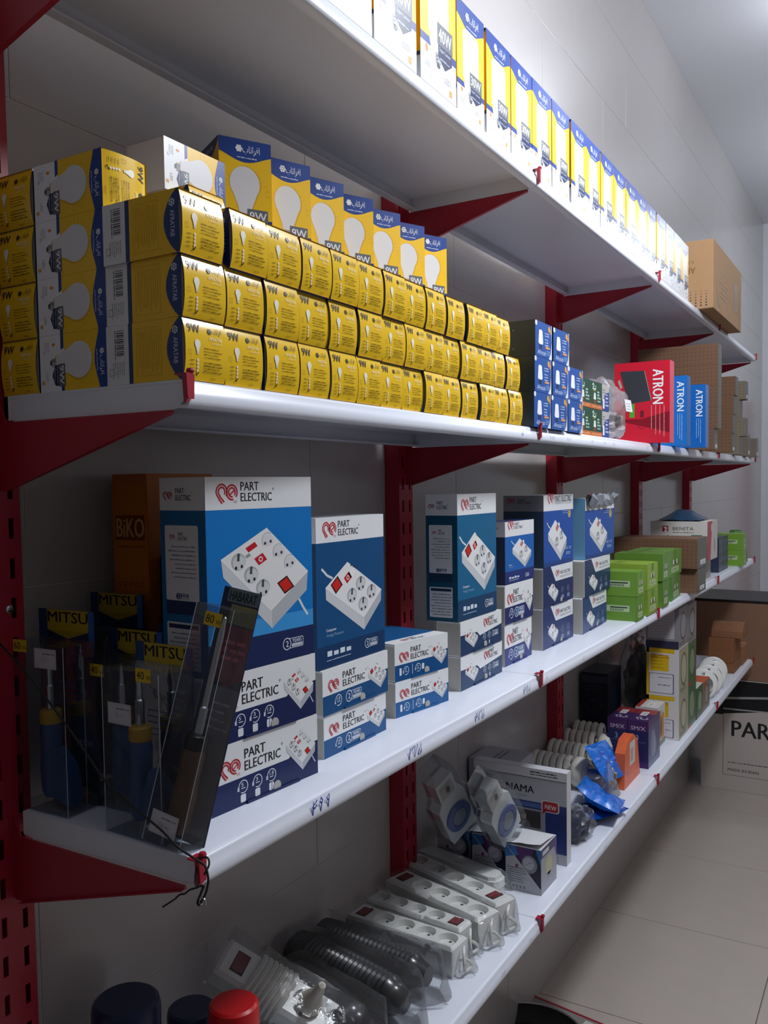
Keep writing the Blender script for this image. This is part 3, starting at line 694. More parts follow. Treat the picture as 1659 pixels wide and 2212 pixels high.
small(-.070, .335, .517, z + .0625, z + .129, .085, '#124e84', 'four', 'left', 'years', 'upper blue box with two years sign, under the four-socket carton')
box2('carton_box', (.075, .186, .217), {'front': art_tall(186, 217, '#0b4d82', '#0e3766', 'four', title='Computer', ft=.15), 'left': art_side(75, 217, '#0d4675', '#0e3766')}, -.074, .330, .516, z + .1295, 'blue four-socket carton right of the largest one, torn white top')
small(-.078, .586, .738, z, z + .061, .135, '#1d5f9d', 'four', 'left', 'two', 'lower box of the low pair between the tall cartons', -9)
e2 = small(-.078, .585, .737, z + .0615, z + .125, .135, '#135089', 'four', 'left', 'two', 'upper box of the low pair between the tall cartons', -9)
tp = Art(152, 135).rect(0, 0, 152, 135, '#155a94', 0).rect(0, 0, 152, 30, '#e8eaec', .3); part_name(tp, 60, 8, 15, '#33353b'); pe_logo(tp, 38, 10, 10); tp.rect(20, 70, 34, 20, '#e4e6e9', 1).rect(22, 78, 26, 8, '#b0303a', 2)
tm = MB(); print_mesh(tm, tp, frames(.135, .152, .0632)['top']); tm.build('top_print', e2)
small(-.076, .797, .994, z, z + .066, .05, '#1c3c66', 'four', 'right', 'right', 'lower box under the tall teal carton with white header')
small(-.075, .795, .990, z + .0665, z + .1325, .05, '#193861', 'four', 'right', 'right', 'upper box under the tall teal carton with white header')
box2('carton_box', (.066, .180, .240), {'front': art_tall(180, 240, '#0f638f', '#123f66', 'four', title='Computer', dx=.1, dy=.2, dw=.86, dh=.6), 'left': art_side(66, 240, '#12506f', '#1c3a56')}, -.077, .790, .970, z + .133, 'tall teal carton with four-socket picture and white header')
small(-.088, 1.037, 1.194, z, z + .09, .06, '#27337c', 'two', 'left', 'years', 'lower indigo box beside the teal carton stack')
small(-.086, 1.035, 1.198, z + .0905, z + .1755, .06, '#1e2a66', 'two', 'left', 'years', 'middle indigo box beside the teal carton stack')
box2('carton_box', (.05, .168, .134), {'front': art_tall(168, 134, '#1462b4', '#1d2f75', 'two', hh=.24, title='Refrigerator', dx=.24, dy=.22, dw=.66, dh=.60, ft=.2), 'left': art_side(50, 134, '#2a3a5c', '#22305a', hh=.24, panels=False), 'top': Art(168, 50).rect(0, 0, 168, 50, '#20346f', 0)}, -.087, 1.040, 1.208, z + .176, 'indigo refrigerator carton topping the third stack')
small(-.080, 1.246, 1.463, z, z + .098, .07, '#22356c', 'two', 'slant', None, 'lower navy box of the tall stack with slanted white field')
small(-.080, 1.248, 1.463, z + .0985, z + .1925, .07, '#1b2c5e', 'two', 'slant', None, 'middle navy box of the tall stack with slanted white field')
hb = box2('carton_box', (.10, .211, .170), {'front': art_tall(211, 170, '#164fa6', '#1a3f86', 'two', hh=.22, one=True, dx=.14, dy=.06, dw=.62, dh=.72, ft=.06), 'left': art_side(100, 170, '#3c5166', '#2c3c58', '#8f9499', .22, False)}, -.080, 1.253, 1.464, z + .193, 'tall navy refrigerator carton with intact white header')
small(-.070, 1.495, 1.735, z, z + .094, .05, '#2b3f74', 'two', 'slant', None, 'lower crushed navy box under the torn carton', 2)
small(-.068, 1.505, 1.765, z + .0945, z + .190, .05, '#1f2f60', 'two', 'slant', None, 'middle crushed navy box under the torn carton', 2)
ib = box2('carton_box', (.045, .262, .160), {'front': art_tall(262, 160, '#1650a4', '#1a4084', 'two', hh=.2, one=True, dx=.14, dy=.06, dw=.6, dh=.76, ft=.06), 'left': Art(45, 160).rect(0, 0, 45, 160, '#6fa5cc', 0)}, -.070, 1.532, 1.794, z + .1905, 'torn navy refrigerator carton with crumpled top flap')
fl = MB()   # crumpled, half-open flap along the top edge
N = 14; vs = []; fs = []; rr = random.Random(5)
for i in range(N + 1):
    u = -.131 + .262 * i / N
    vs += [(.0225, u, .160), (.028 + rr.uniform(-.003, .004), u, .167 + rr.uniform(-.004, .007)), (.036 + rr.uniform(-.006, .008), u, .158 + rr.uniform(-.008, .010)), (.030 + rr.uniform(-.004, .004), u + .003, .140 + rr.uniform(-.006, .006))]
for i in range(N):
    for j in range(3): fs.append((i * 4 + j, i * 4 + j + 1, i * 4 + j + 5, i * 4 + j + 4))
fl.add(vs, fs, surf('crumpled_flap', '#8e939c', .55, noise=.2, nscale=60)); fl.build('torn_flap', ib)

# green boxes beyond, their long sides towards the camera
GRN = '#7fbf2c'
def art_green(W, H, c):
    a = Art(W, H); a.rect(0, 0, W, H, c, 0); a.rrect(W * .25, H * .38, W * .62, H * .26, 1.5, '#b9cfa0', 1); a.rect(W * .5, H * .53, W * .33, H * .05, '#303a2c', 2)
    for i in range(9): a.rect(W * (.5 + .03 * i), H * .41, W * .014, H * .09, '#404a3a', 2)
    a.arc(W * .37, H * .5, H * .08, 0, 360, .8, '#4a5a40', 2, 10); return a
def art_green_end(W, H, c):
    a = Art(W, H); a.rect(0, 0, W, H, c, 0); a.ell(W * .5, H * .84, W * .14, W * .1, '#5f8f20', 1, 10); a.rect(W * .3, H * .42, W * .44, H * .16, '#3c4f22', 1)
    a.rect(W * .33, H * .44, W * .1, H * .17, '#e6ead8', 2); a.rect(W * .58, H * .44, W * .1, H * .17, '#e6ead8', 2); a.rect(W * .22, H * .12, W * .56, H * .22, '#b9cd9a', 1); a.fine(W * .3, H * .24, W * .7, 2, H * .06, H * .03, '#6b7a55', 2, 4); return a
def green(x0, x1, y0, y1, z0, z1, c, label, rz=0, group='green boxes on the second shelf'):
    s = (x1 - x0, y1 - y0, z1 - z0 - .0006)
    o = carton('carton_box', s, {'left': art_green(s[0] * 1000, s[2] * 1000, c), 'front': art_green_end(s[1] * 1000, s[2] * 1000, c), 'top': Art(s[1] * 1000, s[0] * 1000).rect(0, 0, s[1] * 1000, s[0] * 1000, c, 0).fine(8, s[0] * 700, s[1] * 900, 3, 9, 4, '#55703a', 1, 3)}, ink(c, .4), chamfer=.0015)
    return put(o, label, 'box', TR((x0 + x1) / 2, (y0 + y1) / 2, z0, rz), group)
green(-.145, .002, 1.764, 1.848, z, z + .069, '#6b9636', 'lower green box next to the torn navy stack')
green(-.145, .003, 1.766, 1.850, z + .0695, z + .139, '#739f3a', 'upper green box next to the torn navy stack')
green(-.145, .003, 1.882, 2.010, z, z + .074, '#86a63a', 'lower lime box of the second green pair')
green(-.145, .002, 1.884, 2.010, z + .0745, z + .150, '#96b444', 'upper lime box of the second green pair')
green(-.145, .004, 2.068, 2.150, z, z + .082, '#648c3a', 'lower green box of the third green pair')
green(-.145, .004, 2.064, 2.150, z + .0825, z + .167, '#68923a', 'upper green box of the third green pair')
green(-.145, -.008, 2.215, 2.395, z, z + .080, '#5f8f45', 'lower dull green box of the last pair before the brown boxes', 3)
green(-.145, -.010, 2.205, 2.400, z + .0805, z + .163, '#6f9a4a', 'upper green box of the last pair before the brown boxes')
def art_stripe(W, H, c, d):
    a = Art(W, H); a.rect(0, 0, W, H, c, 0); n = int(W / 14)
    for i in range(n):
        for j in range(max(1, int(H / 14))): a.poly([(6 + i * 14, 4 + j * 14), (10 + i * 14, 4 + j * 14), (14 + i * 14, 9 + j * 14), (10 + i * 14, 9 + j * 14)], d, 1)
    return a
def brown(x0, x1, y0, y1, z0, z1, label, group, rz=0, c='#7a5c48', d='#674b3a', end='#5d5c4e', lab=True):
    s = (x1 - x0, y1 - y0, z1 - z0 - .0006); e = Art(s[1] * 1000, s[2] * 1000).rect(0, 0, s[1] * 1000, s[2] * 1000, end, 0)
    if lab: e.rect(s[1] * 300, s[2] * 90, s[1] * 520, s[2] * 170, '#e6e8ea', 1).fine(s[1] * 360, s[2] * 180, s[1] * 760, 2, 6, 2, '#777777', 2, 3)
    o = carton('carton_box', s, {'left': art_stripe(s[0] * 1000, s[2] * 1000, c, d), 'front': e}, surf('brown_box_board', c, .75, noise=.06, nscale=30))
    return put(o, label, 'box', TR((x0 + x1) / 2, (y0 + y1) / 2, z0, rz), group)
G_B2 = 'brown boxes on the second shelf'
brown(-.26, .031, 2.46, 2.61, z, z + .088, 'lower long brown box behind the green boxes', G_B2)
brown(-.26, .034, 2.44, 2.62, z + .0885, z + .192, 'upper long brown box behind the green boxes, white sticker on its end', G_B2)
mg = carton('carton_box', (.16, .06, .15), {'front': Art(60, 150).rect(0, 0, 60, 150, '#7b2a44', 0).fine(10, 120, 50, 6, 18, 9, '#c07a90', 1, 6)}, ink('#6a2238'))
put(mg, 'narrow maroon box upright between the brown and white boxes', 'box', TR(-.07, 2.67, z), None)
gr_ = '#a1978c'
for i, (y0, y1) in enumerate(((2.80, 2.92), (2.925, 3.045))):
    o = carton('carton_box', (.12, y1 - y0, .082), {'front': Art(120, 82).rect(0, 0, 120, 82, '#8d8379', 0).rrect(45, 12, 60, 52, 3, '#9f968c', 1).fine(55, 50, 95, 3, 12, 5, '#5d564f', 2, 4)}, surf('taupe_board', '#8b7f74', .7))
    put(o, f'{["nearer", "farther"][i]} small taupe box under the white paper carton', 'box', TR(-.09, (y0 + y1) / 2, z), 'taupe boxes under the white carton')
W, H = 215, 152
bn = Art(W, H).rect(0, 0, W, H, '#dfdcd6', 0)
bn.rect(46, 112, 23, 23, '#b52a3a', 1).poly([(50, 131), (64, 131), (66, 124), (60, 120), (66, 115), (66, 113), (52, 113), (58, 121)], '#efe9e4', 2)
bn.text('BENITA', 86, 118, 13, '#5b4a46', 2, w=78); bn.fine(86, 108, 164, 1, 2, 3, '#7d716c', 2, 5, 0)
for x, s, t in ((20, 1, '110 m'), (146, -1, '250 g')):
    bn.poly([(x, 40), (x + 50, 40), (x + 50, 100 if s < 0 else 102), (x + (12 if s < 0 else 50), 100), (x + (0 if s < 0 else 38), 92), (x, 78)], '#2f7d55', 1); bn.text(t, x + 9, 68, 9, '#e6eee6', 2, w=30)
bn.ell(118, 70, 20, 22, '#c9c4bd', 1, 14); bn.poly([(196, 0), (W, 0), (W, 70), (196, 70)], '#c8323f', 1.2)
bs = Art(210, H).rect(0, 0, 210, H, '#cfc9c2', 0).poly([(0, 0), (62, 0), (96, H), (0, H)], '#b8303c', 1).ell(150, 55, 16, 30, '#a9a29a', 1, 12).rect(74, 112, 20, 26, '#ddd6cf', 2)
o = carton('carton_box', (.215, .21, .152), {'left': bn, 'front': bs}, surf('white_paper_box', '#ddd8d2', .6))
put(o, 'white carton with red corner and BENITA lettering on taupe boxes', 'box', TR(-.1075, 2.915, z + .083, 0), None)
bf = MB(); rr = random.Random(11); n = 10; vs = []; fs = []
for i in range(n + 1):
    for j in range(n + 1):
        u, v = i / n, j / n; vs.append((-.19 + .16 * u, -.10 + .2 * v, .002 + .04 * math.sin(math.pi * u) * math.sin(math.pi * v) + rr.uniform(0, .006)))
for i in range(n):
    for j in range(n): a = i * (n + 1) + j; fs.append((a, a + n + 1, a + n + 2, a + 1))
bf.add(vs, fs, surf('slate_blue_packet', '#2c4a68', .4, noise=.15, nscale=30)); o = bf.build('plastic_packet', smooth=True)
put(o, 'dark blue plastic packet lying on the white carton', 'packet', TR(0, 2.92, z + .235), None)
for i in range(2):
    for k in range(2):
        a = Art(110, 74).rect(0, 0, 110, 74, '#3a3f55', 0)
        for q in range(2):
            for w in range(2): a.ell(28 + 54 * q, 20 + 34 * w, 14, 11, '#5a607a', 1, 10)
        o = carton('carton_box', (.10, .112, .0735), {'front': a, 'left': Art(100, 74).rect(0, 0, 100, 74, '#333a52', 0)}, ink('#2c3246'))
        put(o, f'{["lower", "upper"][k]} dark slate box, {["nearer", "farther"][i]} column, past the white carton', 'box', TR(-.077, 3.27 + .115 * i, z + .074 * k), 'slate boxes')
for k in range(2): green(-.17, .019, 3.56, 3.66, z + k * .0735, z + (k + 1) * .0735, '#7aa63c', f'{["lower", "upper"][k]} bright green box at the far end', group='far green boxes')
gb = MB(); vs = []; fs = []; n = 8
for i in range(n + 1):
    for j in range(n + 1):
        t = j / n; q = 2 * math.pi * i / n; rad = .055 * (1 - .55 * t ** 2); vs.append((-.05 + rad * math.cos(q) * (1 + .1 * math.sin(3 * q)), 3.80 + rad * 1.3 * math.sin(q), .001 + .15 * t))
for i in range(n):
    for j in range(n): a = i * (n + 1) + j; fs.append((a, a + n + 1, a + n + 2, a + 1))
gb.add(vs, fs, surf('green_packet', '#5a8a3a', .35, noise=.2, nscale=40)); o = gb.build('plastic_packet', smooth=True); put(o, 'soft green packet standing at the very end of the second shelf', 'packet', TR(0, 0, z), None)

# orange carton and a dark box at the back left
og = Art(66, 400)
og.rect(0, 0, 66, 400, '#c9701c', 0); og.rrect(5, 322, 56, 34, 2, '#7d3d14', 1); og.text('BiKO', 7, 326, 26, '#e0a468', 2, w=52, bold=.03); og.fine(8, 312, 60, 1, 4, 3, '#8f4f18', 1, 3, 0)
for i in range(5):
    for j in range(4): og.arc(12 + i * 10.5, 262 - j * 17, 3.2, 0, 300, 1.4, '#8a4a16', 1, 7)
og.fine(8, 120, 60, 2, 8, 2, '#8f4f18', 1, 4); og.fine(6, 90, 62, 10, 8, 2, '#a05a1c', 1, 7)
o = carton('carton_box', (.066, .13, .412), {'left': og}, surf('orange_board', '#c06a1c', .5)); put(o, 'tall orange carton at the back of the second shelf', 'box', TR(-.268, .235, z), None)
o = carton('carton_box', (.044, .15, .30), {'left': Art(50, 300).rect(0, 0, 50, 300, '#23252b', 0).rect(0, 130, 50, 4, '#b9babd', 1).rect(0, 0, 50, 120, '#3d434e', .5).text('TX', 20, 90, 14, '#5b6270', 2)}, ink('#202227')); put(o, 'dark box wedged between the orange and the largest blue carton', 'box', TR(-.209, .262, z), None)
# ------------------------------------------------------------------ third shelf, beyond the yellow wall
z = Z[3]
def art_blue(W, H):
    a = Art(W, H); a.rect(0, 0, W, H, '#2152a0', 0)
    a.poly([(W * .80, 0), (W, 0), (W, H), (W * .97, H), (W * .99, H * .5), (W * .93, H * .16)], '#dfe4ec', 1); a.rrect(-.5, H * .86, W * .12, H * .14, 4, '#dfe4ec', 1)
    a.poly([(W * .22, H * .36), (W * .42, H * .36), (W * .46, H * .40), (W * .42, H * .74), (W * .38, H * .77), (W * .26, H * .77), (W * .22, H * .74), (W * .18, H * .40)], '#eef1f5', 2)
    a.poly([(W * .24, H * .34), (W * .40, H * .34), (W * .37, H * .22), (W * .27, H * .22)], '#223054', 2)
    a.text('Afratab', W * .12, H * .07, H * .13, '#c9d8f2', 2, w=W * .5, shear=.3)
    a.fine(W * .56, H * .70, W * .84, 2, H * .07, H * .035, '#b9cbea', 2, 4); a.fine(W * .58, H * .52, W * .8, 3, H * .08, H * .04, '#b9cbea', 2, 7); a.rect(W * .6, H * .28, W * .26, H * .06, '#e09a5a', 2)
    a.fine(W * .68, H * .2, W * .9, 3, H * .05, H * .035, '#8fb0dc', 2, 8); a.ell(W * .84, H * .87, W * .07, H * .09, '#d9a254', 2, 9); a.ell(W * .92, H * .80, W * .05, H * .07, '#c98a44', 2.2, 9)
    return a
BLU = surf('blue_carton', '#1d4a94', .4); SLATE = surf('slate_carton_side', '#43525c', .5)
def blue(xf, y0, y1, z0, z1, label):
    s = (.11, y1 - y0, z1 - z0 - .0008); W, H = s[1] * 1000, s[2] * 1000
    sd = Art(110, H).rect(0, 0, 110, H, '#3f4f58', 0)
    for i in range(3): sd.ell(40 + 12 * i, H * .22, 1.4, 1.4, '#aab4b8', 1, 7); sd.ell(40 + 12 * i, H * .75, 1.4, 1.4, '#aab4b8', 1, 7)
    o = carton('bulb_carton', s, {'front': art_blue(W, H), 'left': sd, 'top': Art(W, 110).rect(0, 0, W, 110, '#9aa2a6', 0)}, BLU)
    return put(o, label, 'box', TR(xf - s[0] / 2, (y0 + y1) / 2, z0), 'blue bulb cartons on the third shelf')
for k, nm in enumerate(('lowest', 'middle', 'topmost')):
    blue(.008, .966 + .004 * k, 1.060 + .004 * k, z + .0705 * k, z + .0705 * (k + 1), f'blue bulb carton with dark grey side, {nm} beside the yellow wall')
    blue(.008, 1.066 + .006 * k, 1.164 + .006 * k, z + .0705 * k, z + .0705 * (k + 1), f'blue bulb carton, {nm} of the second blue column')
for k, nm in enumerate(('lower', 'upper')):
    blue(.004, 1.182, 1.282, z + .0715 * k, z + .0715 * (k + 1), f'blue bulb carton, {nm} of the third and shortest blue column')
def art_grn(W, H):
    a = Art(W, H); a.rect(0, 0, W, H, '#1d4a36', 0); a.rect(0, 0, W, H * .17, '#c86a34', 1); a.fine(W * .1, H * .06, W * .9, 1, 3, H * .06, '#e0a070', 2, 3, 0)
    a.line([(W * .12, H * .84), (W * .2, H * .92), (W * .28, H * .84), (W * .2, H * .78), (W * .14, H * .72), (W * .3, H * .72), (W * .42, H * .72), (W * .42, H * .86)], W * .045, '#d3e2d6', 2)
    a.poly([(W * .22, H * .34), (W * .44, H * .34), (W * .40, H * .58), (W * .26, H * .58)], '#e6ece4', 2); a.rect(W * .25, H * .20, W * .16, H * .14, '#8a4a34', 2)
    a.fine(W * .55, H * .6, W * .85, 4, H * .11, H * .07, '#a9c4b2', 2, 5, .4); a.fine(W * .2, H * .64, W * .4, 1, 3, H * .05, '#b5a832', 2, 6, 0); return a
for k, nm in enumerate(('lower', 'upper')):
    for i, c in enumerate(('nearer', 'farther')):
        W, H = 90, 66; o = carton('bulb_carton', (.09, .0895, .0662), {'front': art_grn(W, H), 'left': Art(90, 66).rect(0, 0, 90, 66, '#1a3328', 0).rect(18, 28, 8, 9, '#33453c', 1)}, ink('#1c3d2e'))
        put(o, f'dark green bulb box with orange foot, {nm} row, {c} column', 'box', TR(-.055, 1.344 + .0905 * i, z + k * .0668), 'dark green bulb boxes')
    a = Art(66, 66).rect(0, 0, 66, 66, '#b9b7b4', 0).poly([(0, 0), (66, 0), (66, 50), (30, 44), (18, 26), (0, 24)], '#2c4690', 1).poly([(12, 6), (26, 6), (26, 30), (12, 30)], '#e8ebf0', 2).fine(34, 40, 60, 4, 9, 5, '#c2cdea', 3, 4).fine(10, 52, 40, 2, 6, 2, '#6b6b70', 2, 5)
    o = carton('bulb_carton', (.09, .066, .0662), {'front': a}, ink('#26407f')); put(o, f'small grey and blue bulb box after the dark green ones, {nm}', 'box', TR(-.058, 1.517, z + k * .0668), 'grey and blue bulb boxes')
# crumpled bags
from mathutils import noise as mnoise
def crumple(mb, c, r, mat, seed=0, amp=.25, freq=2.2, sub=4, floor=None, neck=None, ymul=1):
    bm = bmesh.new(); bmesh.ops.create_icosphere(bm, subdivisions=sub, radius=1.0)
    off = Vector((seed * 3.7, seed * 1.3, seed * 2.1))
    for v in bm.verts:
        p = v.co.copy(); n1 = mnoise.noise(p * freq + off); n2 = mnoise.noise(p * freq * 2.7 + off); n3 = mnoise.noise(p * freq * 6 + off)
        k = 1 + amp * (n1 + .5 * abs(n2) + .22 * n3)
        q = Vector((c[0] + p.x * r[0] * k, c[1] + p.y * r[1] * k, c[2] + p.z * r[2] * k))
        if floor is not None and q.z < floor: q.z = floor + .0005 * abs(n3)
        v.co = q
    bm.verts.index_update()
    mb.add([v.co[:] for v in bm.verts], [tuple(v.index for v in f.verts) for f in bm.faces], mat); bm.free()
cl = surf('crinkled_grey_foil', '#b9afb0', .35, noise=.25, nscale=50)
m = MB(); crumple(m, (-.07, 1.60, .042), (.045, .075, .042), cl, 2, .3, 2.6, 4, 0.0005); o = m.build('accessory_bag', smooth=True, angle=.5)
put(o, 'see-through bag of small grey parts between the green boxes and red carton', 'bag', TR(0, .115, z), None)
m = MB(); crumple(m, (-.085, 1.72, .085), (.058, .115, .085), BAGM, 5, .28, 2.0, 4, 0.0003); m.build('bag_film', o, smooth=True, angle=.5).matrix_basis = TR(0, -.115, 0)
a = Art(46, 32).rect(0, 0, 46, 32, '#e9eaee', 0).fine(6, 20, 40, 3, 7, 2, '#8a8f9a', 1, 3); m = MB(); print_mesh(m, a, ((.004, 1.535, .075), (.1, 1, .0), (-.15, 0, 1), (1, -.1, .1))); m.build('price_label', o)
# the red and blue cartons with turned lettering
def art_turned(W, H, bg, big, dark):
    a = Art(W, H); a.rect(0, 0, W, H, bg, 0)
    if big:
        a.poly([(W * .0, H * .3), (W, H * .12), (W, H * .38), (W * .5, H * .30)], dark, .3)
        a.poly([(W * .10, H * .90), (W * .55, H * .89), (W * .68, H * .52), (W * .26, H * .49)], '#3b3d44', 1); a.line([(W * .55, H * .885), (W * .675, H * .52)], 2.2, '#8f8c88', 1.4)
        a.poly([(W * .06, H * .78), (W * .10, H * .80), (W * .15, H * .70), (W * .11, H * .68)], '#a9a49a', 1.2); a.poly([(W * .12, H * .64), (W * .17, H * .65), (W * .21, H * .57), (W * .16, H * .55)], '#a9a49a', 1.2)
        a.rect(W * .28, H * .32, W * .09, H * .17, '#4fae3a', 1); a.rect(W * .47, H * .32, W * .07, H * .08, '#6d2330', 1.2); a.arc(W * .5, H * .22, W * .06, 0, 300, 2, '#7d2434', 1.2)
        x, s, yy, ln = W * .70, W * .19, H * .90, H * .42
    else: x, s, yy, ln = W - 31, 22, H * .92, H * .42
    a.text('ATRON', x, yy, s, '#f0f1f4', 2, w=ln, rot=-90, bold=.035)
    b = Art(10, 10); b.fine(0, 0, H * .42, 4 if big else 3, (W * .075 if big else 6.5), 1.4, '#e8d7da' if big else '#cfe2f5', 2, 4, .35)
    a.sub(b, x + (W * .20 if big else 15), H * .46, 1, -90)
    return a
def turned(x1, y, wx, h, bg, side, label, big, dark='#8c1526', tilt=0, th=.055):
    W, H = wx * 1000, h * 1000
    o = carton('router_carton', (wx, th, h), {'left': art_turned(W, H, bg, big, dark), 'front': Art(th * 1000, H).rect(0, 0, th * 1000, H, side, 0), 'top': Art(th * 1000, W).rect(0, 0, th * 1000, W, side, 0)}, ink(side))
    return put(o, label, 'box', TR(x1 - wx / 2, y + th / 2, z + .0008, 0, tilt, 0), None)
turned(.056, 1.920, .160, .237, '#cf2036', '#e0506a', 'red router carton with turned white lettering and a dark grey router picture', True)
turned(.046, 2.205, .155, .222, '#1e74c8', '#2a66b0', 'nearer blue router carton, right behind the red one', False)
turned(.064, 2.41, .150, .212, '#1d69bd', '#3f79c6', 'farther blue router carton, next to the brown boxes', False)
G3 = 'brown boxes at the far end of the third shelf'
for k in range(5):
    brown(-.22, .064 if k else .052, 2.64, 2.712, z + k * .0762, z + (k + 1) * .0762, f'{["lowest", "second", "third", "fourth", "topmost"][k]} brown striped box right behind the blue router cartons', G3, lab=(k == 0))
for k in range(4): brown(-.10, (.059, .062, .065, .070)[k], 2.98, 3.05, z + k * .0742, z + (k + 1) * .0742, f'{["lowest", "second", "third", "topmost"][k]} brown striped box of the second tall pile', G3, lab=(k == 0), end='#4c4a42')
for k in range(4): brown(-.05, .030 + .022 * (k % 2) + (.0 if k else .0), 3.36, 3.44, z + k * .079, z + (k + 1) * .079, f'{["lowest", "second", "third", "topmost"][k]} olive brown box of the third pile', G3, c='#857a68', d='#756a58', end='#4a4a44', lab=(k == 3))
for k in range(1): brown(-.05, .020, 3.66, 3.74, z, z + .10, 'single small brown box near the shelf end', None, c='#7d7264', d='#6d6254', end='#4a4a44')
brown(-.05, .030, 3.86, 3.93, z, z + .09, 'last small brown box at the shelf end, white tag on its edge', None, c='#7d7264', d='#6d6254', end='#4a4a44')
# shipping carton on the top shelf
a = Art(300, 243); b = Art(625, 243); BR = '#8b6a4c'
a.text('AFRATAB', 238, 150, 22, '#7d5a3e', 1, w=110, rot=180); a.text('LIGHTS', 232, 172, 10, '#8b684c', 1, w=90, rot=180)
for i in range(8):
    for j in range(6): a.ell(150 + i * 18, 12 + j * 10, 1.2 + 2.4 * (1 - j / 6), 1.2 + 2.2 * (1 - j / 6), '#4d4a58', 1, 7)
flower(a, 148, 105, 26, '#4d4f66', 1)
b.rect(70, 30, 5, 120, BR, 1).rect(100, 20, 40, 30, BR, 1).fine(120, 150, 330, 6, 18, 3, BR, 1, 5).poly([(440, 60), (520, 60), (520, 170), (440, 170)], '#8f735a', 1).rect(560, 20, 8, 140, '#7a6a60', 1).arc(480, 110, 24, 0, 320, 6, BR, 2)
o = carton('shipping_carton', (.30, .625, .243), {'left': a, 'front': b, 'bottom': Art(10, 10).rect(0, 0, 10, 10, '#8c7a68', 0)}, KRAFT, chamfer=.002)
put(o, 'brown shipping carton with dotted print past the bulb boxes on the top shelf', 'box', TR(.05 - .15, 2.62 + .3125, Z[4]), None)
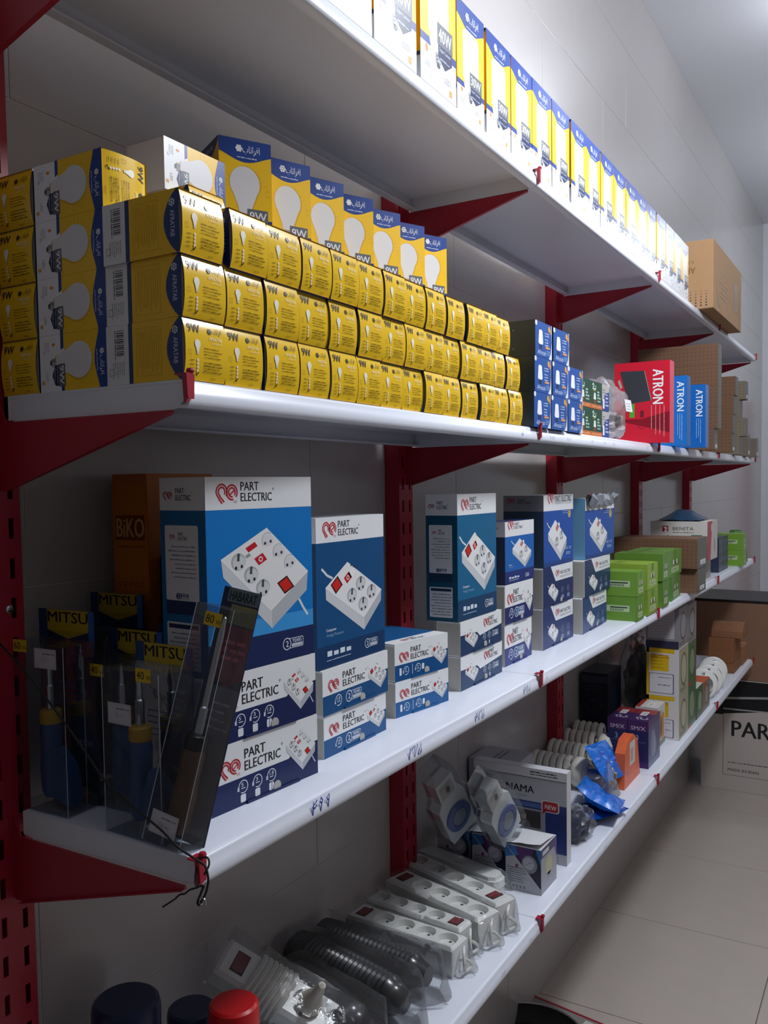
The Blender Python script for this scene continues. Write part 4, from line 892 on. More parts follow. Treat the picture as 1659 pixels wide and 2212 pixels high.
# ------------------------------------------------------------------ second shelf, near end: soldering irons in clear packs, black cord
z = Z[2]
BLUEH = surf('blue_handle_plastic', '#1d4f86', .4); YC = surf('yellow_collar_plastic', '#c99a2a', .45); CARDB = surf('navy_backing_card', '#16264a', .5)
def iron_pack(w, d, h, watt, name_row=True, price=None, wx=.5, brown_h=False, sticker=True, tool_x=0.0, hh=.045, stz=0.0):
    """clear box, backing card with yellow header, pistol-grip soldering iron inside; front faces -y, origin bottom centre"""
    root = MB(); root.box((-w / 2, d / 2 - .0015, 0), (w / 2, d / 2, h + hh), CARDB); root = root.build('soldering_iron_pack')
    W = w * 1000; a = Art(W, (h + hh) * 1000); H = a.H
    if not brown_h:
        a.rect(W * .16, H - 26, W * .74, 26, '#b49b2e', 1); a.poly([(W * .16, H - 26), (W * .53, H - 36), (W * .90, H - 26)], '#a58c28', 1); a.rect(W * .90, H - 45, W * .1, 45, '#2f62ae', 1); a.rect(0, H - 45, W * .16, 45, '#23426f', 1)
        a.text('MITSU', W * .17, H - 16, 13.5, '#14161c', 2, w=W * .72, bold=.035)
        a.rect(W * .2, 20, W * .6, H * .5, '#101c38', 1); a.text('TECH', W * .62, H * .30, 7, '#8fa2c0', 2, w=W * .28); a.fine(W * .2, H * .62, W * .8, 5, 7, 2, '#34507e', 2, 6)
    else:
        a.rect(W * .15, H - 16, W * .85, 16, '#6d7f8a', 1); a.text('HABARAT', W * .2, H - 14, 11, '#1c2733', 2, w=W * .72, bold=.03)
        a.poly([(W * .3, H - 100), (W * .62, H - 110), (W, H - 98), (W, H - 42), (W * .3, H - 42)], '#8c1f3c', 1); a.rect(W * .3, H - 40, W * .7, 22, '#8c8a5c', 1); a.fine(W * .35, H - 62, W * .95, 3, 9, 5, '#c0607a', 2, 3); a.rect(W * .3, 10, W * .7, H - 120, '#6d6a7c', .8); a.fine(W * .4, H - 130, W * .95, 4, 9, 3, '#9c99a8', 2, 5)
    m = MB(); print_mesh(m, a, ((-w / 2, d / 2 - .0015, 0), (1, 0, 0), (0, 0, 1), (0, -1, 0))); m.build('backing_print', root)
    s = MB(); s.cbox((-w / 2, -d / 2, .001), (w / 2, d / 2 - .002, h), CLEAR, .0012); s.build('clear_shell', root)
    for x in (-w / 2, w / 2):
        e = MB(); e.tube([(x, -d / 2, .001), (x, -d / 2, h)], .0005, 5, surf('shell_edge', '#aab8c8', .15)); e.build('shell_fold', root)
    t = MB(); hc = surf('wood_brown_handle', '#5a4030', .5) if brown_h else BLUEH; tx = tool_x
    t.lathe([(0, .012), (.010, .013), (.013, .02), (.0145, .05), (.0125, .075), (.0135, .095), (.012, .104), (0, .104)], 14, hc, TR(tx, 0, 0))
    if not brown_h: t.prism([(-.012, .018), (.034, .006), (.036, .03), (.030, .055), (.008, .075)], -.009, .009, hc, 'y')
    t.build('iron_handle', root, smooth=True)
    c = MB(); c.lathe([(0, .104), (.0125, .104), (.013, .106), (.013, .119), (.0115, .121), (0, .121)], 14, YC if not brown_h else BLACKP, TR(tx, 0, 0)); c.build('collar', root, smooth=True)
    b = MB(); b.lathe([(0, .121), (.0055, .121), (.0055, .15), (.004, .152), (.004, h - .03), (.0022, h - .012), (0, h - .01)], 10, STEEL, TR(tx, 0, 0)); b.build('heating_shaft', root, smooth=True)
    if sticker:
        k = Art(24, 15).rect(0, 0, 24, 15, '#d9b62a', 0); k.text(watt, 2, 3, 9, '#1c1a12', 1, w=11.5, bold=.01); k.text('W', 16.5, 3, 5, '#4a4420', 1)
        m = MB(); print_mesh(m, k, ((-w / 2 + wx * w, -d / 2, h - .022 + stz), (1, 0, 0), (0, 0, 1), (0, -1, 0)), .0006); m.build('wattage_sticker', root)
    if price:
        k = Art(38, 24).rect(0, 0, 38, 24, '#c9c6d2', 0).line([(1.2, 1.2), (36.8, 1.2), (36.8, 22.8), (1.2, 22.8)], .35, '#8f8ea0', 1, True); k.fine(14, 17, 35, 1, 3, 2, '#77788c', 1, 3, 0); pen(k, '75', 12, 8, 5, '#77788c', .5); k.rect(20, 10, 7, .5, '#77788c', 1)
        m = MB(); print_mesh(m, k, ((price[0], -d / 2, price[1]), (1, 0, .0), (0, 0, 1), (0, -1, 0)), .0008); m.build('price_label', root)
    return root
def pack(o, label, x, y, rz=0, rx=0, ry=0, zz=0): return put(o, label, 'pack', TR(x, y, z + .0006 + zz, rz, rx, ry), None)
pack(iron_pack(.098, .05, .205, '60', price=(.000, .178), wx=.12, tool_x=-.005, hh=.036, stz=.012), 'clear pack with sixty watt soldering iron, beside the red upright', -.262, .032, 2)
pack(iron_pack(.092, .045, .185, '40', wx=.14, tool_x=-.004, hh=.03), 'clear pack with forty watt soldering iron, left of the front one', -.188, .078, 0)
pack(iron_pack(.092, .052, .19, '40', price=(-.036, .128), wx=.62, tool_x=-.014, hh=.022, stz=.012), 'front clear pack with forty watt soldering iron and white price label', -.097, .030, -2)
pack(iron_pack(.084, .04, .185, '40', wx=.1, sticker=False, hh=.036), 'clear pack standing behind the front forty watt pack', -.128, .104, 0, zz=0)
pack(iron_pack(.092, .04, .205, '40', wx=.1, sticker=False, hh=.046), 'dim clear pack at the back, in front of the orange carton', -.272, .128, 4)
pack(iron_pack(.053, .042, .262, '80', price=(-.020, .012), wx=.30, brown_h=True, hh=.022), 'tall leaning clear pack with eighty watt iron at the shelf corner', -.040, .006, 0, -12.5, 8, .0055)
# cord tied to the end clip
K = surf('black_cord', '#16171a', .6)
pts = [(-0.1856, -0.016, 1.3657), (-0.1485, -0.016, 1.3336), (-0.1163, -0.016, 1.3046), (-0.0741, -0.016, 1.2836), (-0.0368, -0.016, 1.2678), (-0.0108, -0.016, 1.2531), (0.0192, -0.016, 1.2437), (0.0266, -0.016, 1.2404), (0.03, -0.016, 1.2276), (0.0271, -0.016, 1.2148), (0.0217, -0.016, 1.2052), (0.0164, -0.016, 1.1976), (0.0146, -0.016, 1.2006), (0.0193, -0.016, 1.2106), (0.0215, -0.0135, 1.2184)]
def smooth_path(p, n=5):
    P = [Vector(q) for q in p]; out = []
    for i in range(len(P) - 1):
        a, b, c, d = P[max(i - 1, 0)], P[i], P[i + 1], P[min(i + 2, len(P) - 1)]
        for k in range(n):
            t = k / n; out.append(.5 * ((2 * b) + (-a + c) * t + (2 * a - 5 * b + 4 * c - d) * t * t + (-a + 3 * b - 3 * c + d) * t ** 3))
    return out + [P[-1]]
m = MB(); m.tube(smooth_path([(-.312, -.012, 1.452), (-.25, -.015, 1.415)] + pts), .00125, 7, K); o = m.build('black_cord', smooth=True); put(o, 'thin black cord strung past the clear packs and tied to the corner clip', 'cord', Matrix.Identity(4))
m = MB(); m.tube(smooth_path([(0.0138, -0.014, 1.2148), (0.0021, -0.014, 1.2096), (-0.0046, -0.014, 1.2041), (-0.0126, -0.014, 1.2008), (-0.0195, -0.014, 1.1947), (-0.0277, -0.014, 1.1887), (-0.0374, -0.014, 1.1818)]), .0011, 6, K); m.build('loose_end', o, smooth=True)
m = MB(); m.tube(smooth_path([(.0215, -.014, 1.2185), (.012, -.015, 1.217), (.009, -.012, 1.229), (.009, -.006, 1.240), (.018, -.004, 1.2435), (.026, -.010, 1.240), (.024, -.0155, 1.231)]), .0011, 6, K); m.build('knot_loop', o, smooth=True)
m = MB(); m.tube([(.0216 + .0042 * math.cos(t / 12 * 6.283), -.0165, 1.2028 + .0042 * math.sin(t / 12 * 6.283)) for t in range(12)], .0009, 6, STEEL, True); m.build('metal_eyelet', o, smooth=True)
# ------------------------------------------------------------------ lowest shelf
z = Z[1]
DARKRED = surf('red_rocker_switch', '#7a1a20', .3); CORDW = surf('white_cord', '#d5d3cc', .4)
def power_strip(L, W, H, n, switch_end, name='power_strip', body=WHITEP, hole='#9a9996'):
    """n sockets and a rocker switch in a row along local +x (front end = +x); origin bottom centre"""
    unit = L / (n + 1.05); r = min(W * .36, unit * .42); mb = MB(); ch = .006
    xs = [(-L / 2 + unit * (k + .52)) for k in range(n + 1)]
    si = 0 if switch_end == 'back' else n
    socks = [x for i, x in enumerate(xs) if i != si]
    out = [(-L / 2, -W / 2), (L / 2, -W / 2), (L / 2, W / 2), (-L / 2, W / 2)]
    top = [(-L / 2 + ch, -W / 2 + ch), (L / 2 - ch, -W / 2 + ch), (L / 2 - ch, W / 2 - ch), (-L / 2 + ch, W / 2 - ch)]
    vs = [(x, y, 0) for x, y in out] + [(x, y, H - ch) for x, y in out] + [(x, y, H) for x, y in top]
    fs = [(3, 2, 1, 0)] + [(i, (i + 1) % 4, 4 + (i + 1) % 4, 4 + i) for i in range(4)] + [(4 + i, 4 + (i + 1) % 4, 8 + (i + 1) % 4, 8 + i) for i in range(4)]
    mb.add(vs, fs, body)
    loops = [[Vector((x, y, 0)) for x, y in top]] + [[Vector((sx + r * math.cos(-t * 2 * math.pi / 20), r * math.sin(-t * 2 * math.pi / 20), 0)) for t in range(20)] for sx in socks]
    flat = [p for l in loops for p in l]; tri = tessellate_polygon(loops)
    mb.add([(p.x, p.y, H) for p in flat], [tuple(t) if (flat[t[1]] - flat[t[0]]).cross(flat[t[2]] - flat[t[0]]).z > 0 else tuple(t)[::-1] for t in tri], body)
    o = mb.build(name)
    for sx in socks:
        s = MB(); vs = []; fs = []
        for zz, rr in ((H, r), (H - .012, r * .96)):
            for t in range(20): vs.append((sx + rr * math.cos(t * math.pi / 10), rr * math.sin(t * math.pi / 10), zz))
        for t in range(20): fs.append((t, (t + 1) % 20, 20 + (t + 1) % 20, 20 + t)[::-1])
        fs.append(tuple(20 + t for t in range(20))); s.add(vs, fs, body); s.build('socket', o)
        h = MB()
        for sy in (-1, 1): h.box((sx - .0025, sy * r * .5 - .0025, H - .0119), (sx + .0025, sy * r * .5 + .0025, H - .0112), ink('#3a3a3c'))
        h.build('pin_holes', o)['kind'] = 'stuff'
    sw = MB(); sx = xs[si]; sw.box((sx - .0115, -W * .28, H - .001), (sx + .0115, W * .28, H + .0006), ink('#241214')); sw.prism([(sx - .0095, H), (sx - .0095, H + .0022), (sx, H + .001), (sx + .0095, H + .004), (sx + .0095, H)], -W * .24, W * .24, DARKRED, 'y'); sw.build('rocker_switch', o)
    c = MB(); c.tube(smooth_path([(L / 2 - .004, 0, H * .35), (L / 2 + .012, .004, H * .42), (L / 2 + .020, .010, H * .2), (L / 2 + .016, -.008, .008), (L / 2 + .019, -.016, .018), (L / 2 + .014, -.010, H * .7), (L / 2 + .006, .004, H * .85)]), .0032, 7, CORDW); c.build('mains_cord', o, smooth=True)
    return o
def wrap(o, L, W, H, seed, mat=None, end=.03, pad=.004):
    """loose clear bag round a strip, bunched at the front end"""
    mb = MB(); n, mseg = 34, 20; vs = []; fs = []; rnd = random.Random(seed)
    for i in range(n + 1):
        t = i / n; x = -L / 2 - .006 + (L + .012 + end) * t
        k = 1.0 if x < L / 2 else max(.16, 1 - (x - L / 2) / end * .75)
        for j in range(mseg):
            q = 2 * math.pi * j / mseg; c, s_ = math.cos(q), math.sin(q)
            d = max(abs(c), abs(s_)) ** .8
            w = .0022 * mnoise.noise(Vector((x * 60, j * .9, seed))) + .003 * mnoise.noise(Vector((x * 22, j * .5, seed + 9)))
            if x > L / 2: w *= 2.2
            y = (W / 2 + pad + w) * k * c / d; zz = H / 2 * (.35 + .65 * k) + (H / 2 + pad * .5 + w) * k * s_ / d if x > L / 2 else H / 2 + (H / 2 + pad + w) * s_ / d
            vs.append((x, y, max(.0004, zz)))
    for i in range(n):
        for j in range(mseg): fs.append((i * mseg + j, i * mseg + (j + 1) % mseg, (i + 1) * mseg + (j + 1) % mseg, (i + 1) * mseg + j))
    mb.add(vs, fs, mat or BAG); return mb.build('clear_bag', o, smooth=True, angle=.7)
def strip(xa, ya, xb, yb, W, H, n, sw, label, seed):
    """from the wall end (xa, ya) to the front end (xb, yb)"""
    L = math.hypot(xb - xa, yb - ya); o = power_strip(L, W, H, n, sw); wrap(o, L, W, H, seed)
    return put(o, label, 'power strip', TR((xa + xb) / 2, (ya + yb) / 2, z + .0006, math.degrees(math.atan2(yb - ya, xb - xa))), 'white power strips in clear bags')
strip(-.298, .758, -.058, .745, .060, .055, 4, 'back', 'white power strip nearest the camera, switch at the wall end, four sockets', 1)
strip(-.300, .832, -.074, .808, .050, .055, 4, 'front', 'narrow white power strip second from the black hoses, switch at its front end', 2)
strip(-.298, .926, -.050, .858, .064, .060, 4, 'back', 'broad white power strip in the middle of the row, switch at the wall end', 3)
strip(-.315, 1.020, -.043, .926, .058, .060, 4, 'front', 'white power strip farthest along the row, red switch near the shelf edge', 4)
e = MB(); e.prism([(-.11, -.026), (.10, -.026), (.112, -.02), (.118, -.008), (.118, .008), (.112, .02), (.10, .026), (-.11, .026)], 0, .016, WHITEP); e = e.build('slim_adapter_bar')
e2 = MB(); e2.prism([(-.105, -.022), (.098, -.022), (.110, -.012), (.110, .012), (.098, .022), (-.105, .022)], .0162, .024, WHITEP); e2.build('cover', e)
a = Art(30, 8).rrect(0, 0, 28, 7, 2, '#d5d4d2', 0); a.text('SEZON', 5, 1.5, 4, '#6d6d72', 1, w=18); m = MB(); print_mesh(m, a, ((-.01, -.011, .024), (1, 0, 0), (0, 1, 0), (0, 0, 1))); m.build('name_print', e); wrap(e, .226, .054, .025, 7)
put(e, 'slim rounded white bar with small name label behind the power strips', 'adapter', TR(-.215, 1.070, z + .026, -14, 0, 0)); 
sup = MB(); sup.cbox((-.10, -.024, 0), (.10, .024, .0225), WHITEP, .003); sup = sup.build('slim_adapter_bar'); put(sup, 'second slim white bar hidden under the labelled one', 'adapter', TR(-.215, 1.070, z + .0005, -14))
# black hoses in bags
HOSE = surf('black_rubber_hose', '#17181c', .22)
def hose(xa, ya, xb, yb, label, seed, rmax=.042):
    L = math.hypot(xb - xa, yb - ya); mb = MB(); prof = [(0, 0), (rmax * .8, .002)]; n = 44
    for i in range(n + 1):
        t = i / n; r = rmax * (1.0 - .30 * t ** 1.4) * (.9 + .1 * min(1, t * 6)); prof.append((r + (.0036 if i % 2 else 0), .004 + (L - .03) * t))
    prof += [(rmax * .62, L - .018), (rmax * .45, L), (0, L)]
    mb.lathe(prof, 18, HOSE, TR(0, 0, rmax + .002, 0, 0, 90) @ TR(0, 0, -L / 2)); o = mb.build('corrugated_hose', smooth=True, angle=1.2)
    c = MB(); c.cbox((L * .30, -.012, rmax * 1.3), (L * .40, .012, rmax * 1.3 + .012), surf('dull_red_clip', '#8e1c20', .4), .002); c.build('red_clip', o)
    a = Art(24, 11).rect(0, 0, 24, 11, '#d8d8dc', 0).fine(2, 7, 22, 2, 4, 2, '#55565c', 1, seed); m = MB(); print_mesh(m, a, ((L * .41, .010, rmax * 1.15), (.3, -1, 0), (-.6, -.2, 1), (1, .3, .6))); m.build('paper_tag', o)
    wrap(o, L + .004, rmax * 2.1, rmax * 2.1, seed, BAG, .035, .004)
    return put(o, label, 'hose', TR((xa + xb) / 2, (ya + yb) / 2, z + .0005, math.degrees(math.atan2(yb - ya, xb - xa))), 'bagged black hoses')
hose(-.262, .498, -.080, .452, 'bagged black ribbed hose nearest the camera, beside the wound white strip', 21)
hose(-.315, .580, -.062, .545, 'bagged black ribbed hose in the middle of the three', 22, .043)
hose(-.312, .655, -.068, .640, 'bagged black ribbed hose beside the white power strips', 23, .038)
# wound strip leaning on the wall, in a bag
o = power_strip(.245, .066, .034, 3, 'back'); c = MB()
for i in range(7):
    q = -.062 + i * .0095; c.tube([(q + .004 * math.sin(t * .5), .040 * math.cos(t / 20 * 6.283), .017 + .027 * math.sin(t / 20 * 6.283)) for t in range(20)], .0052, 6, CORDW, True)
c.build('wound_cord', o, smooth=True)['kind'] = 'stuff'
p = MB(); p.lathe([(0, 0), (.019, .001), (.020, .010), (.0165, .020), (.010, .034), (.006, .058), (0, .062)], 16, surf('cream_plug', '#cfc9bb', .4), TR(.035, 0, .034)); p.build('mains_plug', o, smooth=True)
wrap(o, .245, .084, .05, 31, BAG, .03, .004)
d = Vector((.18, .08, -.112)).normalized(); nrm = Vector((.55, -.1, .65)); nrm = (nrm - d * nrm.dot(d)).normalized(); yv = nrm.cross(d)
put(o, 'white strip with cord wound round it and plug on top, leaning by the wall', 'power strip', basis(d, yv, nrm, (-.205, .400, .800)))
# spray cans at the bottom edge of the picture
def can(x, y, r, h, cap, label):
    b = MB(); b.lathe([(0, 0), (r * .96, 0), (r, .004), (r, h * .72), (r * .93, h * .745), (0, h * .745)], 24, surf('can_wall_' + cap, '#3a3f4c', .35)); o = b.build('spray_can', smooth=True, angle=.5)
    c = MB(); c.lathe([(r * .95, h * .746), (r * .96, h * .95), (r * .92, h * .985), (r * .82, h), (0, h)], 24, surf('can_cap_' + cap, cap, .32)); c.build('cap', o, smooth=True, angle=.6)
    return put(o, label, 'spray can', TR(x, y, z + .0005))
can(-.132, .202, .036, .209, '#c4161c', 'spray can with a bright red cap at the near end of the lowest shelf')
can(-.226, .100, .046, .240, '#16264c', 'spray can with a broad navy cap, nearest the wall')
can(-.222, .215, .036, .168, '#1b2b50', 'lower navy capped spray can between the red and the broad navy cap')

# lamp cartons with purple and blue picture, torn top
def art_lamp(W, H):
    a = Art(W, H); a.rect(0, 0, W, H, '#b5b6bb', 0); a.poly([(0, H), (W, 12), (W, H)], '#231f38', 1); a.poly([(0, H), (0, H * .72), (W * .36, H * .8), (W * .3, H)], '#2f6fb4', 1.2); a.poly([(W * .28, H), (W * .8, H), (W * .62, H * .5), (W * .4, H * .72)], '#5a2a6c', 1.3); a.poly([(W * .85, H), (W, H), (W, H * .62)], '#2f7ac0', 1.4)
    a.ell(W * .68, H * .64, W * .22, H * .2, '#8e8d98', 1.6, 18); a.ell(W * .66, H * .66, W * .16, H * .14, '#bdbcc6', 1.8, 16); a.line([(W * .56, H * .6), (W * .78, H * .72)], 1, '#6d6c78', 2); a.line([(0, H), (W, 12)], 1, '#d8d9df', 2)
    a.fine(W * .06, H * .5, W * .6, 7, H * .05, H * .018, '#55565e', 2, 5, .25); a.rect(W * .28, H * .52, W * .08, H * .08, '#8a3a78', 2)
    for i in range(4): a.rect(W * (.2 + .1 * i), H * .07, W * .05, H * .06, '#85868e', 2)
    return a
def art_lamp2(W, H): return Art(W, H).rect(0, 0, W, H, '#9c9ca6', 0).rect(0, H * .8, W, H * .2, '#3a3560', 1).ell(W * .5, H * .52, W * .2, H * .22, '#b8b58a', 1, 12).rect(W * .4, H * .22, W * .2, H * .14, '#8a8a94', 1).poly([(W * .8, H * .9), (W, H), (W, H * .5)], '#5a3a88', 1.2).rect(W * .1, H * .84, W * .4, H * .1, '#c4c6d0', 2)
lamp = carton('lamp_carton', (.083, .099, .101), {'left': art_lamp(83, 101), 'front': art_lamp2(99, 101), 'top': Art(99, 83).rect(0, 0, 99, 83, '#cfd0d4', 0)}, ink('#b5b6bb'))
f = MB(); vs = []; fs = []
for i in range(7):
    for j in range(5): vs.append((-.055 + .095 * i / 6 + .004 * mnoise.noise(Vector((i, j, 2))), -.048 + .09 * j / 4, .1025 + .010 * (i / 6) * (1 - j / 4) + .004 * abs(mnoise.noise(Vector((i * .8, j * .9, 5))))))
for i in range(6):
    for j in range(4): a_ = i * 5 + j; fs.append((a_, a_ + 5, a_ + 6, a_ + 1))
f.add(vs, fs, surf('torn_white_paper', '#d6d7da', .6)); f.build('torn_flap', lamp, smooth=True)
put(lamp, 'grey and purple lamp carton at the shelf front with torn white top flap', 'box', TR(-.0725, 1.146, z), 'lamp cartons')
for i, (x, t) in enumerate(((-.163, 'middle'), (-.253, 'wall side'))):
    put(dup(lamp), f'grey and purple lamp carton, {t} of the row of three', 'box', TR(x, 1.164, z), 'lamp cartons')
# plug-in timers in blisters, leaning on the lamp cartons
def timer():
    W, H, D = .064, .20, .028; b = MB()
    b.prism([(-.030, 0), (.030, 0), (.034, .012), (.034, .095), (.022, .108), (.022, .150), (-.022, .150), (-.022, .108), (-.034, .095), (-.034, .012)], -.012, .012, WHITEP, 'y'); o = b.build('plug_in_timer')
    r = MB(); M = TR(0, -.012, .050, 0, 90)
    r.lathe([(.019, 0), (.030, 0), (.030, .004), (.019, .005), (.019, 0)], 28, surf('timer_blue_ring', '#5a6da8', .35), M, False); r.build('dial_ring', o, smooth=True, angle=.5)
    c = MB(); c.lathe([(0, .006), (.017, .005), (.0185, .002), (.0185, 0), (0, 0)], 24, surf('timer_dial', '#8b96a2', .3), M); c.build('dial', o, smooth=True, angle=.5)
    a = Art(34, 34).rect(0, 0, 34, 34, '#c9c4bc', 0).ell(20, 15, 6, 9, '#8d8478', 1, 14).ell(20, 15, 3.5, 6, '#5e5850', 1.2, 12).fine(3, 27, 30, 2, 3, 1.4, '#86807a', 1, 3); m = MB(); print_mesh(m, a, ((-.018, -.012, .110), (1, 0, 0), (0, 0, 1), (0, -1, 0))); m.build('rating_label', o)
    s = MB(); out = [(-.036, -.004), (.036, -.004), (.041, .01), (.041, .102), (.028, .117), (.026, .160), (.020, .186), (-.020, .186), (-.026, .160), (-.028, .117), (-.041, .102), (-.041, .01)]
    s.prism(out, -.021, .016, CLEAR, 'y'); s.build('clear_blister', o)
    return o
t1 = timer()
def lean(o, base, topdir, nrm, label, k=1.22):
    zv = Vector(topdir).normalized(); n = Vector(nrm); n = (n - zv * n.dot(zv)).normalized(); yv = -n; xv = yv.cross(zv)
    return put(o, label, 'timer', basis(xv, yv, zv, base) @ Matrix.Scale(k, 4), 'plug-in timers')
lean(t1, (-.122, 1.130, .838), (.0, -.16, .185), (.80, -.35, .2), 'white plug-in timer with blue dial ring leaning in front of the display box')
lean(dup(t1), (-.215, 1.075, .846), (.0, -.12, .17), (.72, -.45, .2), 'dimmer white plug-in timer with blue dial ring, nearer the wall')
# display box with screen picture
W, H = 238, 222; a = Art(W, H)
a.rect(0, 0, W, H, '#bcbdc4', 0); a.rect(W * .0, 26, W, 116, '#2e3f7e', 1); a.rect(W * .0, 128, W * .82, 10, '#4f66aa', 1.2); a.poly([(W * .28, 26), (W * .78, 26), (W * .78, 124), (W * .28, 124)], '#a3a3ae', 1.4)
a.rect(W * .40, 78, W * .33, 42, '#4a4648', 2); a.ell(W * .55, 104, 7, 9, '#b59a8c', 3, 12); a.ell(W * .55, 112, 7.4, 5, '#2a2526', 3.3, 12); a.poly([(W * .47, 79), (W * .63, 79), (W * .60, 93), (W * .5, 93)], '#7d7a86', 3)
a.text('NAMA', W * .36, 162, 17, '#24252c', 2, w=W * .30, bold=.035); a.fine(W * .5, 152, W * .62, 1, 3, 3, '#8e8f98', 2, 3)
a.rrect(W * .74, 122, 44, 28, 6, '#e9e6e6', 2); a.rrect(W * .75, 124, 39, 24, 5, '#b32030', 2.4); a.poly([(W * .755, 126), (W * .80, 126), (W * .745, 116)], '#b32030', 2.4); a.text('NEW', W * .775, 130, 11, '#efdcdc', 3, w=28, bold=.03, rot=-4)
a.rect(0, H - 22, W, 22, '#e0e1e5', 2); a.fine(W * .62, H - 9, W * .93, 1, 5, 3, '#33343a', 3, 5, .1); a.fine(W * .62, H - 15, W * .95, 1, 5, 3, '#55565c', 3, 6, .1); a.line([(1, H - 22), (W - 1, H - 22)], 1.4, '#2a2b33', 3); a.fine(W * .8, 16, W * .95, 3, 6, 2, '#55565e', 2, 6)
o = carton('display_box', (.238, .030, .222), {'left': a, 'front': Art(30, 222).rect(0, 0, 30, 222, '#c9cad0', 0), 'top': Art(30, 238).rect(0, 0, 30, 238, '#d3d4da', 0)}, ink('#c4c5cb'))
put(o, 'upright white and blue display box with red NEW bubble and screen picture', 'box', TR(-.149, 1.279, z))
o = carton('flat_box', (.13, .12, .055), {'left': Art(130, 55).rect(0, 0, 130, 55, '#a5a6ac', 0).line([(12, 10), (120, 10), (120, 44), (60, 44)], 2, '#55565e', 1).text('NAMA', 74, 22, 8, '#5c5d66', 1), 'top': Art(120, 130).rect(0, 0, 120, 130, '#a9aab0', 0).fine(20, 70, 100, 2, 14, 7, '#55565e', 1, 3)}, ink('#a9aab0'))
put(o, 'low white box showing above the display box near the wall', 'box', TR(-.262, 1.42, z + .135, 0))
o = carton('flat_box', (.13, .12, .134), {}, CARD_GREY); put(o, 'plain grey box under the low white one, behind the display box', 'box', TR(-.262, 1.42, z))
# spiral lamps lying with their caps to the front
TUBE = surf('spiral_lamp_tube', '#d9d6cc', .35); BASEP = surf('lamp_base_white', '#e3e2d6', .28)
def spiral_lamp(L, R, turns):
    """axis along +x: tube at the back, base and screw cap in front; origin at the axis middle bottom"""
    x0 = -L / 2; tl = L * .55; P = []; n = int(turns * 14)
    for i in range(n + 1):
        t = i / n; P.append((x0 + .008 + tl * t, (R - .0098) * math.cos(t * turns * 6.283), (R - .0098) * math.sin(t * turns * 6.283)))
    P += [(x0 + tl + .02, R * .55, 0), (x0 + tl + .034, R * .4, 0)]
    b = MB(); M = TR(x0 + tl + .022, 0, 0, 0, 0, 90); k = L * .45 - .022
    b.lathe([(0, 0), (R * .85, .001), (R * .97, .008), (R, .02), (R * .93, .036), (R * .62, k * .60), (R * .48, k * .66), (0, k * .66)], 22, BASEP, M); o = b.build('spiral_lamp', smooth=True, angle=.9)
    t = MB(); t.tube(P, .0098, 8, TUBE); t.build('glass_spiral', o, smooth=True)
    s = MB(); pr = []
    for i in range(7): pr += [(R * .40, k * .66 + i * .0042), (R * .36, k * .66 + i * .0042 + .0021)]
    s.lathe(pr + [(R * .2, k * .66 + .031), (R * .12, k * .66 + .034), (0, k * .66 + .034)], 16, STEEL, M); s.build('screw_cap', o, smooth=True, angle=.8)
    v = MB()
    for i in range(5):
        q = math.radians(40 + i * 25); v.tube([(x0 + tl + .066 + .002 * i, R * .86 * math.cos(q), R * .86 * math.sin(q)), (x0 + tl + .084, R * .72 * math.cos(q + .1), R * .72 * math.sin(q + .1))], .0011, 5, BLACKP)
    v.build('vent_slots', o)['kind'] = 'stuff'
    return o
sl = spiral_lamp(.205, .046, 5.4)
def spiral(o, x, y, rz, label, rx=0, zz=.0462): return put(o, label, 'lamp', TR(x, y, z + zz, rz) @ TR(0, 0, 0, 0, rx), 'bare spiral lamps')
spiral(sl, -.222, 1.800, -4, 'bare white spiral lamp nearest the display box')
spiral(dup(sl), -.215, 1.935, -4, 'bare white spiral lamp, second of the row, mid white neck', 60)
spiral(dup(sl), -.228, 2.075, 0, 'bare white spiral lamp, third of the row, slotted base', 120)
spiral(dup(sl), -.228, 2.185, 0, 'bare white spiral lamp farthest along the row', 200)
# blue packets, clear bag with dark connectors
BLUEF = surf('blue_plastic_film', '#1272dc', .25, noise=.2, nscale=14, spec=.8)
def packet(mb, w, h, t, mat, seed, nx=16, ny=12, fold=.02):
    """a creased film packet: two bowed sheets joined at their rim, x across, y along, creases in z"""
    rnd = random.Random(seed); cr = [(rnd.uniform(0, 6.28), rnd.uniform(-.5, .5), rnd.uniform(.6, 1)) for _ in range(5)]
    def crease(u, v): return sum(k * abs(((u - .5) * math.cos(q) + (v - .5) * math.sin(q) - c)) for q, c, k in cr) / 5
    vs = []; fs = []
    for sgn in (1, -1):
        for i in range(nx + 1):
            for j in range(ny + 1):
                u, v = i / nx, j / ny; e = (1 - abs(2 * u - 1) ** 3) * (1 - abs(2 * v - 1) ** 4)
                jx = rnd.uniform(-.5, .5) * w / nx * .5; jy = rnd.uniform(-.5, .5) * h / ny * .5
                vs.append((w * (u - .5) + jx * e, h * (v - .5) + jy * e, sgn * t * e * (1 + .4 * mnoise.noise(Vector((u * 4, v * 4, seed)))) + fold * (crease(u, v) - .3) * 2 + .004 * rnd.uniform(-1, 1) * e))
    m1 = (nx + 1) * (ny + 1)
    for s_ in (0, 1):
        for i in range(nx):
            for j in range(ny):
                a = s_ * m1 + i * (ny + 1) + j; f = (a, a + ny + 1, a + ny + 2, a + 1); fs.append(f if s_ == 0 else f[::-1])
    return mb.add(vs, fs, mat)
m = MB(); packet(m, .115, .150, .014, BLUEF, 3); o = m.build('blue_packet', smooth=True, angle=.25)
c = MB(); packet(c, .09, .12, .020, BAGM, 8); c.build('clear_window', o, smooth=True, angle=.3).matrix_basis = TR(.065, -.05, -.004, 30, 0, 35)
put(o, 'creased bright blue packet propped highest in front of the spiral lamps', 'packet', TR(-.095, 1.80, z + .092, -14, -6, 48), 'creased blue packets')
